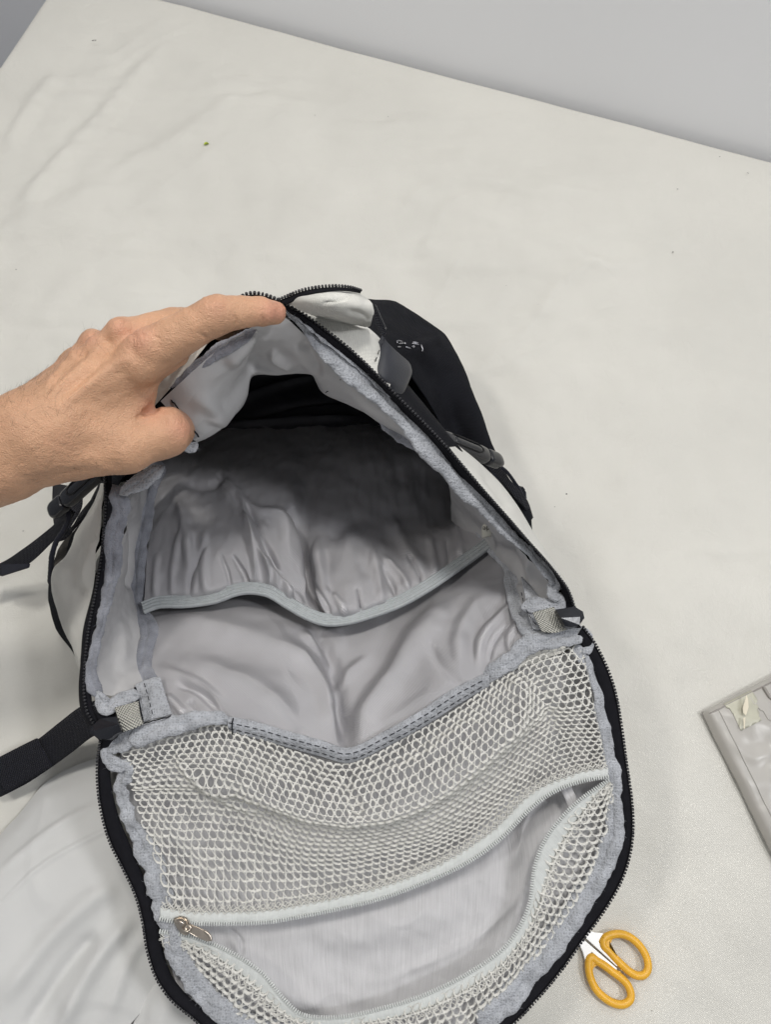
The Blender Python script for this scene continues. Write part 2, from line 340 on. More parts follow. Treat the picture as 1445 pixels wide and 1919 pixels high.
# ================================================================= BACKPACK
bag = empty('backpack', (0, .2, 0), 'open white and black travel backpack with grey lining and net pocket flap', 'backpack')
RIM_L = [(197, 880, .205), (197, 905, .20), (198, 950, .195), (194, 1010, .185), (188, 1060, .18), (178, 1120, .17), (167, 1180, .16), (160, 1240, .152), (158, 1290, .147), (163, 1330, .143), (178, 1360, .14)]
RIM_R = [(405, 615, .285), (432, 575, .300), (465, 553, .305), (500, 556, .303), (535, 572, .298), (572, 593, .292), (612, 622, .285), (655, 656, .277), (700, 698, .266), (745, 745, .254), (790, 790, .243), (830, 832, .232), (870, 878, .22), (910, 925, .21),
         (950, 970, .198), (990, 1016, .185), (1022, 1052, .175), (1047, 1082, .166), (1065, 1108, .158), (1076, 1138, .15)]
FLAP = [(190, 1378, .138), (183, 1430, .13), (184, 1480, .122), (192, 1530, .115), (207, 1580, .107), (232, 1630, .10), (255, 1680, .095), (268, 1730, .09), (276, 1780, .085), (292, 1830, .08), (320, 1872, .077), (362, 1908, .075),
        (420, 1955, .072), (520, 2000, .07), (660, 2025, .07), (800, 2010, .07), (900, 1968, .072), (960, 1920, .073), (1010, 1868, .075), (1052, 1818, .077), (1092, 1762, .08), (1130, 1710, .083), (1160, 1660, .087), (1178, 1612, .092),
        (1186, 1560, .097), (1184, 1500, .105), (1174, 1430, .112), (1166, 1370, .12), (1156, 1310, .127), (1141, 1260, .133), (1118, 1212, .14), (1093, 1176, .148)]
def teeth(name, P, parent, pitch=.0021, w=.00092, h=.0010, l=.00084, mat=TEETH, out=0):
    P = even(P, pitch); T, S, U = frames(P); a = Acc()
    ph = np.linspace(0, 2 * np.pi, 6, endpoint=False); rings = [(-1, .35), (-.62, 1), (.62, 1), (1, .35)]
    base = np.array([[x, math.cos(t) * r, math.sin(t) * r] for x, r in rings for t in ph]); F = np.concatenate([gfaces(4, 6, cu=True)])
    for k in range(len(P)):
        t, s, u = T[k], S[k], U[k]; j = 1 + .12 * rng.normal()
        V = P[k] + (base[:, :1] * w * s * 1) + base[:, 1:2] * l * t * j + base[:, 2:] * h * u; a.add(V, F)
    o = a.obj(name, mat, parent); o['kind'] = 'stuff'; return o
def ribbon_grid(P, Q, nv=6, bulge=0):
    t = np.linspace(0, 1, nv)[:, None, None]; G = P[None] * (1 - t) + Q[None] * t; G[..., 2] += bulge * np.sin(np.pi * t[..., 0]); return G
def wavy(P, amp, s, o): 
    return P + amp * np.stack([noise(P, s, o), noise(P, s, o + 9), noise(P, s, o + 19)], -1)

# zipper of the mouth, right lip
rr = path(RIM_R, n=400); T, S, U = frames(rr)
TAPE_IN_R = [(398, 630, .283), (425, 600, .295), (470, 585, .298), (505, 580, .297), (535, 585, .295), (560, 603, .289), (595, 633, .281), (632, 662, .273), (674, 695, .262), (714, 733, .25), (757, 775, .24), (800, 822, .228), (832, 857, .218), (873, 904, .207),
             (914, 943, .196), (958, 990, .183), (1000, 1026, .172), (1025, 1056, .163), (1046, 1090, .155), (1056, 1125, .148)]
ti = path(TAPE_IN_R, n=400)
z1 = sheet('main_zipper', ribbon_grid(rr, ti, 8, .0012), BLACKT, bag, .0008)
teeth('zipper_teeth', rr + [0, 0, .0012], z1)
# second woven stripe on the tape
G = ribbon_grid(rr * .62 + ti * .38, rr * .58 + ti * .42, 3); G[..., 2] += .0016; sheet('zipper_tape_seam', G, THREAD, z1)
rl = path(RIM_L, n=220)
z2 = sheet('main_zipper', ribbon_grid(rl, path([(x + 12, y, z - .002) for x, y, z in RIM_L], n=220), 6, .001), BLACKT, bag, .0008)
teeth('zipper_teeth', rl + [0, 0, .0012], z2)
G = ribbon_grid(path([(x - 4 - max(0, (y - 1050) / 16) * (1 if y < 1230 else .5), y, z - .004) for x, y, z in RIM_L], n=220), rl, 5, .001); sheet('zipper_tape', G, BLACKT, z2, .0008)
fl = path(FLAP, n=700)
FIN = [(215, 1385, .135), (206, 1430, .128), (210, 1480, .12), (222, 1530, .113), (242, 1580, .105), (263, 1630, .098), (284, 1680, .093), (297, 1730, .088), (305, 1780, .083), (320, 1825, .078), (348, 1862, .075), (388, 1895, .073),
       (445, 1935, .07), (530, 1975, .068), (660, 1998, .068), (795, 1985, .068), (885, 1945, .07), (938, 1900, .071), (985, 1850, .073), (1025, 1800, .075), (1066, 1742, .078), (1102, 1690, .081), (1130, 1645, .085), (1150, 1605, .09),
       (1163, 1555, .095), (1162, 1500, .103), (1153, 1435, .11), (1143, 1375, .118), (1132, 1320, .125), (1118, 1270, .131), (1100, 1225, .138), (1080, 1195, .145)]
z3 = sheet('flap_zipper', ribbon_grid(fl, path(FIN, n=700), 8, .0015), BLACKT, bag, .0008)
teeth('zipper_teeth', fl + [0, 0, .0012], z3)

# flap outer shell (under the rim down to the sheet)
cen = fl.mean(0)
G = []
for k, (f, z) in enumerate([(1, None), (.995, .85), (.97, .5), (.93, .2), (.88, .02)]):
    L_ = cen + (fl - cen) * f; L_ = L_.copy(); L_[:, 2] = fl[:, 2] * (1 if z is None else z) - .0015; L_[:, 2] = np.maximum(L_[:, 2], .0045); G.append(L_)
G = crom(np.array(G), 14, 0); sheet('flap_shell', G, CANVAS, bag, 0)

# felt bindings ------------------------------------------------------
fuzz = []
def felt(name, pts, r, mat=FELT, parent=bag, amp=.0012, seed=0, flat=.6, bump=.0009, bs=170, wav=.0014, ws=60, sides=28, step=.0011):
    P = path([p[:3] for p in pts], step=step)
    if len(pts[0]) > 3:
        rp = np.array([rad(*p) for p in pts]); rs = np.interp(np.linspace(0, 1, len(P)), np.linspace(0, 1, len(rp)), rp)
    else: rs = np.full(len(P), r)
    P = wavy(P, wav, ws, seed); rs = rs * (1 + .16 * noise(P, 90, seed + 3)); e = np.minimum(np.arange(len(P)), np.arange(len(P))[::-1]) / 5.; rs = rs * np.clip(e, .1, 1) ** .5
    V, F = tubegeo(P, rs, sides, flat)
    aa = np.linspace(0, 2 * np.pi, sides, endpoint=False)[None]; ph = (2.2 * noise(P, 45, seed + 7))[:, None]; kf = 1 + .22 * np.cos(2 * aa + ph) - .30 * np.exp(-((np.mod(aa - np.pi / 2 + ph * .5 + np.pi, 2 * np.pi) - np.pi) / .28) ** 2)
    V = P[:, None] + (V - P[:, None]) * kf[..., None]; N = V - P[:, None]; N /= np.linalg.norm(N, axis=-1, keepdims=True) + 1e-9
    V = V + N * (fbm(V, bs, seed, 4) * bump)[..., None]
    o = link(name, mesh_np(V.reshape(-1, 3), F), mat, parent); fuzz.append((o, V.reshape(-1, 3), N.reshape(-1, 3), mat)); return o
felt('felt_binding', [(205, 905, .196, 3), (219, 930, .195, 16), (222, 960, .19, 17), (213, 1010, .184, 14), (211, 1060, .178, 12), (203, 1110, .17, 11), (190, 1160, .163, 9), (180, 1210, .156, 8), (174, 1255, .15, 8), (177, 1285, .147, 10), (188, 1305, .144, 13)], 0, FELTD, seed=1)
felt('felt_binding', [(180, 1296, .146, 9), (190, 1318, .143, 13), (204, 1328, .142, 12), (220, 1313, .141, 10), (240, 1304, .14, 10), (262, 1304, .139, 9)], 0, FELT, seed=2)
felt('felt_binding', [(528, 580, .294, 3), (548, 596, .289, 9), (575, 615, .283, 14), (605, 650, .276, 19), (642, 686, .267, 19), (683, 722, .256, 16), (725, 757, .245, 16), (768, 800, .235, 14), (812, 848, .223, 16), (845, 878, .212, 19), (887, 927, .202, 20), (928, 968, .19, 20),
                      (973, 1018, .177, 17), (1004, 1046, .168, 14), (1026, 1072, .16, 12), (1043, 1094, .154, 9), (1037, 1103, .152, 8), (1036, 1114, .151, 8), (1048, 1122, .149, 9), (1048, 1134, .147, 10), (1034, 1136, .146, 9), (1005, 1132, .144, 11), (978, 1140, .142, 13)], 0, FELT, seed=3, wav=.001)
felt('felt_binding', [(530, 578, .297, 2), (560, 600, .291, 2.5), (605, 636, .281, 3), (650, 672, .271, 3), (690, 706, .26, 3), (730, 744, .249, 3)], 0, FELT, seed=31, wav=.0004)
# flap binding
felt('felt_binding', [(330, 1358, .137, 14), (270, 1375, .137, 17), (228, 1392, .135, 15), (206, 1412, .133, 11), (212, 1432, .131, 12), (236, 1438, .129, 9), (228, 1455, .126, 14), (222, 1480, .122, 17), (236, 1515, .118, 17), (252, 1552, .112, 18), (270, 1585, .107, 17), (286, 1612, .103, 16),
                      (298, 1660, .098, 16), (307, 1700, .094, 16), (320, 1750, .09, 18), (336, 1800, .085, 22), (362, 1840, .081, 28), (398, 1875, .077, 32), (440, 1905, .074, 32), (490, 1940, .072, 30), (570, 1965, .07, 28), (680, 1978, .07, 26), (790, 1968, .071, 24), (870, 1935, .072, 20)], 0, FELT, seed=4, wav=.0025, bump=.0016)
felt('felt_binding', [(900, 1920, .072, 20), (941, 1878, .073, 21), (982, 1830, .075, 21), (1024, 1780, .077, 20), (1066, 1722, .08, 19), (1108, 1661, .084, 20), (1140, 1600, .091, 20), (1155, 1540, .098, 17), (1150, 1482, .105, 16), (1147, 1440, .11, 18), (1138, 1390, .116, 15), (1124, 1330, .123, 13),
                      (1118, 1285, .129, 14), (1106, 1250, .134, 12), (1092, 1224, .138, 10), (1102, 1206, .141, 10), (1094, 1190, .144, 10), (1078, 1192, .145, 11), (1050, 1198, .144, 14), (1015, 1204, .142, 15), (985, 1218, .139, 15), (950, 1240, .135, 14), (922, 1262, .131, 14), (905, 1280, .128, 12)], 0, FELT, seed=5, wav=.0022)
felt('felt_binding', [(240, 1388, .139, 15), (290, 1370, .14, 17), (345, 1355, .14, 16), (385, 1346, .14, 14), (415, 1348, .138, 11), (432, 1360, .134, 7)], 0, FELT, seed=6, wav=.001)
# flat hinge seam with its two rows of stitching
H0 = [(428, 1342, .135), (480, 1352, .132), (540, 1370, .129), (600, 1386, .127), (655, 1400, .125), (720, 1370, .126), (790, 1330, .128), (850, 1290, .129), (915, 1258, .131)]
H1 = [(428, 1372, .131), (480, 1385, .128), (540, 1402, .124), (600, 1418, .122), (655, 1430, .121), (722, 1402, .121), (795, 1362, .123), (858, 1322, .125), (918, 1286, .128)]
G = ribbon_grid(path(H0, n=240), path(H1, n=240), 18, .0035); G[..., 2] += .0006 * fbm(G, 160, 2, 3); hs = sheet('hinge_seam', G, FELT, bag, .001)
def stitch(name, pts, parent, on=.0042, off=.0012, r=.00028, lift=.0003, solid=False):
    P = path(pts, step=.0005); P = P + [0, 0, lift]; a = Acc(); s = int((on + off) / .0005); no = int(on / .0005)
    if solid: V, F = tubegeo(wavy(P, .0004, 400, 3), r, 5); a.add(V, F)
    else:
        for k in range(0, len(P) - no - 1, s):
            seg = P[k:k + no].copy(); seg[:, 2] += .0003 * np.sin(np.linspace(0, np.pi, len(seg))); V, F = tubegeo(seg, r, 5); a.add(V, F)
    o = a.obj(name, THREAD, parent); o['kind'] = 'stuff'; return o
def lerp(A, B, t, dz=0): return [tuple(np.array(p) * (1 - t) + np.array(q) * t + [0, 0, dz]) for p, q in zip(A, B)]
stitch('stitching', lerp(H0, H1, .42, .0036), hs); stitch('stitching', lerp(H0, H1, .78, .0026), hs)
stitch('stitching', [(437, 1345, .1375), (434, 1362, .137), (437, 1378, .134)], hs, solid=True, r=.0005)
# side seams of the lining
sl = felt('lining_seam', [(300, 862, .12, 14), (290, 893, .115, 13), (278, 928, .11, 12), (271, 977, .107, 12), (262, 1025, .105, 12), (260, 1074, .103, 12), (254, 1122, .103, 13), (258, 1148, .105, 14), (274, 1168, .108, 14), (279, 1190, .11, 14), (272, 1216, .113, 13), (268, 1245, .117, 15), (276, 1280, .122, 18), (290, 1310, .128, 18)], 0, FELTD, seed=7, wav=.001, bump=.0006)
felt('lining_seam', [(895, 985, .085, 8), (908, 1014, .088, 9), (935, 1042, .095, 10), (955, 1062, .1, 11), (963, 1098, .112, 13), (968, 1130, .122, 15), (978, 1152, .13, 15), (996, 1182, .138, 16), (1012, 1200, .14, 15)], 0, FELT, seed=8, wav=.0006, bump=.0005)
G = grid([[(252, 1283, .131), (268, 1276, .132), (284, 1270, .132), (300, 1268, .13)], [(258, 1312, .134), (275, 1306, .136), (292, 1300, .136), (308, 1296, .133)], [(268, 1352, .138), (286, 1347, .139), (304, 1343, .139), (322, 1338, .137)]], 30, 30)
G[..., 2] += .0006 * fbm(G, 150, 5, 3); fs = sheet('felt_facing', G, FELT, bag, .0012)
stitch('stitching', [(253, 1288, .1355), (259, 1315, .1375), (266, 1354, .1425)], fs, solid=True, r=.0009)
stitch('stitching', [(270, 1280, .134), (277, 1305, .1375), (288, 1346, .1405)], fs)
stitch('stitching', [(227, 1372, .1425), (260, 1358, .144), (300, 1348, .1435), (320, 1342, .1415)], fs, solid=True, r=.0004)
G = grid([[(978, 1080, .128), (992, 1095, .13), (1003, 1108, .132)], [(985, 1120, .138), (1000, 1128, .14), (1020, 1130, .141)], [(990, 1150, .141), (1004, 1152, .143), (1020, 1146, .143)], [(1000, 1178, .144), (1010, 1180, .144), (1022, 1182, .143)]], 30, 30)
fs2 = sheet('felt_facing', G, FELT, bag, .0012); stitch('stitching', [(977, 1110, .137), (985, 1140, .143), (1000, 1165, .147), (1016, 1184, .1475)], fs2)

# lining of the lifted panel ------------------------------------------
R = [[(300, 752, .262), (350, 706, .280), (420, 645, .290), (480, 605, .294), (530, 592, .294), (566, 622, .282), (605, 672, .268), (660, 712, .255), (705, 752, .244), (760, 800, .230), (805, 848, .218)],
     [(318, 772, .258), (366, 728, .272), (430, 680, .278), (478, 640, .282), (512, 632, .280), (545, 645, .272), (592, 690, .260), (645, 728, .248), (695, 765, .238), (750, 808, .224), (800, 852, .214)],
     [(335, 795, .250), (372, 755, .262), (425, 710, .266), (462, 678, .266), (492, 660, .262), (530, 668, .258), (580, 698, .252), (628, 735, .240), (680, 770, .230), (735, 808, .216), (792, 850, .208)],
     [(352, 818, .240), (378, 790, .248), (416, 752, .250), (448, 715, .248), (482, 680, .248), (525, 694, .244), (575, 700, .243), (612, 738, .232), (665, 764, .222), (722, 798, .208), (785, 842, .200)],
     [(368, 828, .230), (392, 815, .232), (430, 787, .230), (462, 745, .230), (474, 705, .238), (520, 702, .236), (580, 703, .236), (606, 736, .224), (660, 762, .214), (716, 792, .2), (780, 838, .19)],
     [(366, 820, .205), (392, 806, .205), (428, 778, .200), (456, 738, .200), (468, 700, .205), (515, 694, .205), (578, 696, .205), (604, 728, .2), (655, 752, .19), (712, 782, .18), (776, 828, .17)],
     [(350, 790, .16), (380, 770, .15), (415, 740, .14), (440, 700, .14), (455, 670, .14), (505, 664, .14), (570, 668, .14), (600, 700, .14), (650, 724, .14), (705, 755, .14), (770, 800, .14)]]
G = grid(R, 260, 200)
G = folds(G, [([(478, 625), (478, 660), (468, 700)], 9, -.004), ([(505, 650), (520, 672), (560, 690)], 9, .005), ([(360, 740), (400, 770), (400, 800)], 16, .004), ([(420, 690), (450, 650), (475, 615)], 14, .004), ([(560, 640), (580, 670), (600, 710)], 10, -.004)])
G = G + facecam(normals(G), G) * (.0014 * fbm(G, 32, 6, 3))[..., None]
pl = sheet('panel_lining', G, PANEL, bag, 0)
stitch('stitching', [(314, 744, .263), (330, 762, .262), (345, 785, .258), (360, 805, .25), (374, 822, .236)], pl, solid=True, r=.0005, lift=.002)
stitch('stitching', [(610, 740, .232), (625, 730, .238), (645, 708, .258), (652, 700, .262)], pl, lift=.002)
felt('felt_binding', [(330, 812, .252, 8), (346, 828, .243, 11), (356, 838, .236, 12), (368, 826, .236, 8)], 0, FELT, seed=9)
felt('felt_binding', [(222, 925, .2, 6), (244, 910, .205, 11), (268, 898, .205, 15), (292, 884, .205, 13), (305, 872, .205, 8)], 0, FELT, seed=10)
felt('felt_binding', [(320, 722, .27, 6), (352, 700, .277, 11), (395, 668, .285, 13), (440, 640, .29, 12), (480, 618, .294, 8)], 0, FELTD, seed=11)
felt('felt_binding', [(708, 790, .222, 4), (735, 806, .22, 8), (765, 826, .216, 10), (790, 842, .213, 8), (806, 850, .212, 6)], 0, FELTD, seed=12)
# left wall lining
R = [[(236, 900, .19), (238, 930, .19), (238, 965, .187), (226, 1010, .183), (220, 1060, .176), (212, 1110, .168), (197, 1160, .16), (187, 1210, .153), (180, 1255, .147), (184, 1300, .142)],
     [(250, 900, .16), (250, 930, .16), (248, 965, .155), (238, 1010, .15), (233, 1060, .145), (226, 1110, .14), (218, 1160, .136), (212, 1210, .133), (208, 1255, .133), (212, 1305, .137)],
     [(266, 900, .13), (262, 930, .13), (257, 965, .125), (248, 1010, .12), (244, 1060, .118), (240, 1110, .118), (240, 1160, .119), (240, 1210, .121), (236, 1255, .126), (240, 1310, .135)],
     [(288, 895, .11), (276, 930, .108), (268, 970, .103), (260, 1015, .10), (258, 1065, .098), (254, 1112, .099), (262, 1160, .103), (268, 1210, .11), (266, 1255, .118), (272, 1320, .13)]]
G = grid(R, 200, 70); G = folds(G, [([(250, 930), (247, 1000), (243, 1080), (246, 1110)], 5, -.008), ([(215, 1150), (232, 1200), (225, 1260)], 12, .002), ([(228, 960), (232, 1030), (225, 1100)], 7, .002)])
G = G + normals(G) * (.0012 * fbm(G, 40, 3, 3))[..., None]; sheet('side_lining', G, PANEL, bag)
# right wall lining
R = [[(835, 878, .206), (870, 918, .198), (915, 968, .184), (965, 1022, .168), (1008, 1064, .155), (1034, 1098, .146), (1040, 1125, .143)],
     [(842, 905, .14), (870, 938, .14), (912, 985, .135), (955, 1032, .13), (990, 1072, .13), (1010, 1105, .133), (1016, 1130, .138)],
     [(846, 936, .10), (865, 955, .10), (905, 990, .10), (942, 1036, .108), (965, 1078, .115), (982, 1112, .125), (992, 1140, .135)],
     [(846, 975, .07), (860, 990, .075), (900, 1012, .085), (932, 1044, .094), (955, 1080, .104), (966, 1112, .115), (975, 1145, .128)]]
G = grid(R, 160, 60); G = folds(G, [([(985, 1040), (1000, 1080), (1002, 1110)], 4, .004), ([(940, 1010), (965, 1060), (975, 1100)], 10, -.006)]); G = G + normals(G) * (.001 * fbm(G, 40, 7, 3))[..., None]
sheet('side_lining', G, PANEL, bag)
# elastic pocket
BAND = [(268, 1140, .112), (300, 1129, .112), (350, 1128, .111), (400, 1121, .112), (440, 1107, .113), (470, 1103, .113), (505, 1109, .112), (540, 1130, .108), (575, 1150, .104), (610, 1162, .102), (650, 1160, .102), (700, 1146, .102), (750, 1127, .101), (800, 1099, .1), (850, 1065, .098), (900, 1030, .092), (930, 1006, .085)]
cols = [268, 300, 350, 400, 440, 470, 505, 540, 575, 610, 650, 700, 750, 800, 850, 900, 930]
def row(f): return [f(i, BAND[i][0], BAND[i][1]) for i in range(17)]
bul = [0, .004, .009, .011, .012, .011, .009, .004, -.010, -.004, .002, .004, .004, .003, .001, 0, 0]
xs2 = [282, 305, 345, 390, 430, 465, 500, 535, 566, 600, 645, 695, 745, 795, 840, 880, 910]
R = [row(lambda i, x, y: (x, y, BAND[i][2] - .002)),
     row(lambda i, x, y: (x * .8 + xs2[i] * .2, y - 25, .108 + bul[i] * .8 - max(0, x - 620) * .00007)),
     row(lambda i, x, y: (x * .5 + xs2[i] * .5, y - 85 + (i > 13) * 15, .105 + bul[i] * 1.2 - max(0, x - 600) * .00012)),
     row(lambda i, x, y: (xs2[i], y * .25 + 985 * .75 - 36, .099 + bul[i] * 1.2 - max(0, x - 580) * .00014)),
     row(lambda i, x, y: (xs2[i] + 6, 930 - i * 2, .087 + bul[i] * .8 - max(0, x - 580) * .00010)),
     row(lambda i, x, y: (xs2[i] + 10, 870 - i * 2, .068 + bul[i] * .4)),
     row(lambda i, x, y: (560 + (xs2[i] - 560) * .88, 815 - i, .045)),
     row(lambda i, x, y: (560 + (xs2[i] - 560) * .85, 800 - i, .030))]
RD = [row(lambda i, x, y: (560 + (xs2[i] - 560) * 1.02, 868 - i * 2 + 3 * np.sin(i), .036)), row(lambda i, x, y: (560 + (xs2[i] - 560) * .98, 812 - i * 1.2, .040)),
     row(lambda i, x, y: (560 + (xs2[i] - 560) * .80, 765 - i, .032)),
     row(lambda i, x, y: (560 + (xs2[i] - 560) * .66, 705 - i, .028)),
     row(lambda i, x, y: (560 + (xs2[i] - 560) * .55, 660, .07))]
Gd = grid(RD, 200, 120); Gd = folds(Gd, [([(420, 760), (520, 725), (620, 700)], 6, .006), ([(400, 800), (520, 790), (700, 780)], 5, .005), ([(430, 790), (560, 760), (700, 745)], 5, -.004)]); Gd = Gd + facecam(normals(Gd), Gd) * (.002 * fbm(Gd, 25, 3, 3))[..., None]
sheet('shaded_lining', Gd, SHADELIN, bag)  # far end of the lining, its shade put into the charcoal colour
G = grid(R, 420, 330)
gath = []
for x, y, dx, L_, hgt, wd in [(290, 1120, 8, 90, .0022, 5), (320, 1122, 25, 150, .002, 5), (352, 1118, 40, 110, -.002, 4), (385, 1112, -5, 130, .002, 6), (430, 1100, -20, 70, -.002, 3), (462, 1096, -30, 60, -.003, 3), (480, 1098, -35, 190, .003, 5), (505, 1102, -60, 150, .003, 5), (530, 1115, -70, 170, -.002, 4),
                              (545, 1125, -60, 90, .0025, 5), (560, 1135, -40, 70, -.002, 3), (600, 1150, -8, 50, .002, 4), (618, 1152, -30, 60, -.002, 3), (645, 1150, -22, 40, .0018, 4), (676, 1145, -8, 45, -.0022, 3), (715, 1132, -20, 120, .003, 7), (742, 1118, -30, 60, -.003, 3), (765, 1108, -50, 70, .003, 5), (790, 1095, -30, 60, -.002, 3), (815, 1082, -10, 80, .0025, 5), (840, 1065, -5, 60, -.002, 4), (865, 1045, -12, 70, .002, 5)]:
    gath.append(([(x + 2, y + 8), (x + dx * .15, y - L_ * .3), (x + dx * .55, y - L_ * .65), (x + dx, y - L_)], wd * 1.3, hgt * 1.2))
gath += [([(598, 1150), (580, 1100), (572, 1050), (556, 985), (545, 955)], 6, -.013, 'ridge', 0), ([(585, 1140), (562, 1090), (552, 1040), (535, 980), (520, 940)], 12, .006), ([(618, 1145), (604, 1100), (596, 1050), (592, 1000)], 12, .005), ([(560, 1130), (500, 1060), (440, 960), (400, 890)], 12, .005), ([(590, 1140), (520, 1060), (470, 990)], 7, -.004), ([(330, 920), (350, 1000), (358, 1080)], 9, .004),
         ([(330, 905), (400, 905), (420, 880)], 10, -.006), ([(400, 880), (470, 950), (540, 965)], 9, .004), ([(690, 960), (640, 990), (610, 1010)], 16, -.003), ([(730, 960), (760, 1020), (800, 1080)], 14, .004)]
G = folds(G, gath); G = G + facecam(normals(G), G) * (.0019 * fbm(G, 22, 11, 3) + .0007 * fbm(G * [1, .4, 1], 90, 2, 2))[..., None]
sheet('elastic_pocket', G, SATIN, bag)
# elastic band: two stitched ridges
Pb = path(BAND, n=420); T, S, U = frames(Pb)
prof_ = [(-.0048, -.0008), (-.0040, .0012), (-.003, .0005), (-.0018, .0014), (-.0008, .0007), (.0004, .0015), (.0016, .0008), (.0028, .0018), (.004, .0014), (.0048, -.0004)]
G = np.array([Pb - S * 0 + np.array([0, -1, 0]) * 0 + np.cross(np.array([0, 0, 1.0]), T) * (-a_) + np.array([0, 0, b_ + .0012]) for a_, b_ in prof_]); G = G + (.0004 * noise(G, 500, 1))[..., None] * [0, 0, 1]
sheet('elastic_band', crom(G, 40, 0), ELASTIC, bag, .001)

# satin lining between the pocket and the hinge
R = [[(262, 1125, .085), (350, 1095, .082), (440, 1080, .08), (540, 1100, .078), (610, 1130, .075), (690, 1115, .075), (790, 1065, .075), (870, 1015, .075), (925, 995, .078), (955, 1000, .08)],
     [(266, 1152, .098), (350, 1140, .097), (445, 1125, .096), (540, 1150, .090), (610, 1175, .082), (695, 1160, .082), (795, 1105, .084), (875, 1062, .088), (930, 1040, .09), (958, 1050, .092)],
     [(276, 1178, .108), (360, 1170, .109), (450, 1170, .108), (545, 1190, .100), (618, 1215, .090), (705, 1195, .09), (800, 1140, .098), (880, 1100, .104), (932, 1080, .103), (964, 1090, .103)],
     [(276, 1225, .114), (370, 1225, .120), (460, 1230, .118), (555, 1250, .110), (635, 1275, .098), (725, 1245, .100), (815, 1185, .112), (885, 1150, .115), (938, 1125, .114), (970, 1130, .115)],
     [(276, 1270, .122), (380, 1275, .129), (470, 1285, .127), (565, 1305, .118), (650, 1335, .105), (745, 1290, .110), (830, 1235, .122), (895, 1200, .124), (945, 1175, .125), (982, 1165, .128)],
     [(290, 1315, .130), (390, 1318, .133), (475, 1330, .131), (570, 1350, .124), (655, 1378, .114), (752, 1332, .119), (838, 1275, .127), (902, 1240, .130), (955, 1210, .132), (995, 1190, .136)],
     [(305, 1350, .132), (400, 1348, .134), (480, 1364, .131), (575, 1386, .126), (655, 1410, .121), (758, 1360, .124), (845, 1305, .128), (910, 1270, .131), (965, 1235, .134), (1010, 1205, .138)]]
G = grid(R, 420, 300)
G = folds(G, [([(655, 1412), (648, 1370), (632, 1310), (628, 1270), (600, 1200), (560, 1170)], 13, -.009), ([(640, 1400), (612, 1345), (600, 1290), (570, 1240), (520, 1190)], 14, .007), ([(672, 1405), (690, 1340), (740, 1260), (790, 1190), (850, 1120)], 22, .008), ([(560, 1180), (600, 1215), (625, 1260)], 8, .004), ([(300, 1240), (400, 1250), (500, 1300), (560, 1350)], 20, .004),
              ([(430, 1330), (380, 1285), (330, 1262), (285, 1250)], 10, .003), ([(420, 1345), (375, 1300), (325, 1280)], 6, -.0025), ([(350, 1345), (330, 1320), (310, 1300)], 7, .0025), ([(380, 1350), (365, 1325), (352, 1310)], 6, -.002),
              ([(280, 1165), (360, 1160), (450, 1185), (530, 1215), (600, 1260)], 18, .003), ([(895, 1260), (905, 1200), (935, 1160), (975, 1120)], 7, .004), ([(915, 1255), (925, 1210), (950, 1175), (970, 1150)], 5, -.003), ([(870, 1270), (860, 1200), (880, 1150), (930, 1100)], 14, .0035),
              ([(880, 1290), (830, 1250), (800, 1200)], 10, -.002), ([(620, 1340), (628, 1300), (655, 1260), (700, 1220)], 10, .003), ([(560, 1380), (540, 1340), (480, 1290)], 16, .002), ([(960, 1235), (955, 1200), (975, 1165)], 6, .0025)])
G = G + facecam(normals(G), G) * (.0026 * fbm(G, 18, 31, 3) + .0005 * np.maximum(0, 1 - 7 * np.abs(fbm(G, 13, 61, 2))))[..., None]
sheet('satin_lining', G, SATIN, bag)
# care label
lb = sheet('care_label', grid([[(905, 984, .128), (914, 979, .130), (925, 977, .130)], [(903, 993, .126), (913, 990, .129), (924, 988, .129)], [(904, 1009, .12), (912, 1007, .122), (921, 1006, .122)]], 12, 12), LABELM, bag, .0004)
cu = bpy.data.curves.new('t', 'FONT'); cu.body = 'Made'; cu.size = .0054; cu.extrude = .00005
to = bpy.data.objects.new('t', cu); COL.objects.link(to); bpy.context.view_layer.update()
me = bpy.data.meshes.new_from_object(to.evaluated_get(bpy.context.evaluated_depsgraph_get())); bpy.data.objects.remove(to)
e0 = W(926, 991, .1305); ex = W(908, 993, .1290) - e0; ex /= np.linalg.norm(ex); ey = W(926, 999, .1300) - e0; ey -= ex * (ex @ ey); ey /= np.linalg.norm(ey)
# turned half round, as the label hangs head down
for v in me.vertices: v.co = Vector(e0 + ex * (v.co.x - .0040) + ey * (v.co.y * 1 - .0022) + np.cross(ex, ey) * (.0007 + v.co.z) * (1 if np.cross(ex, ey)[2] > 0 else -1))
link('printed_text', me, INK, lb, False)

# lining under the net on the flap --------------------------------------
fi = path(FIN, n=240)
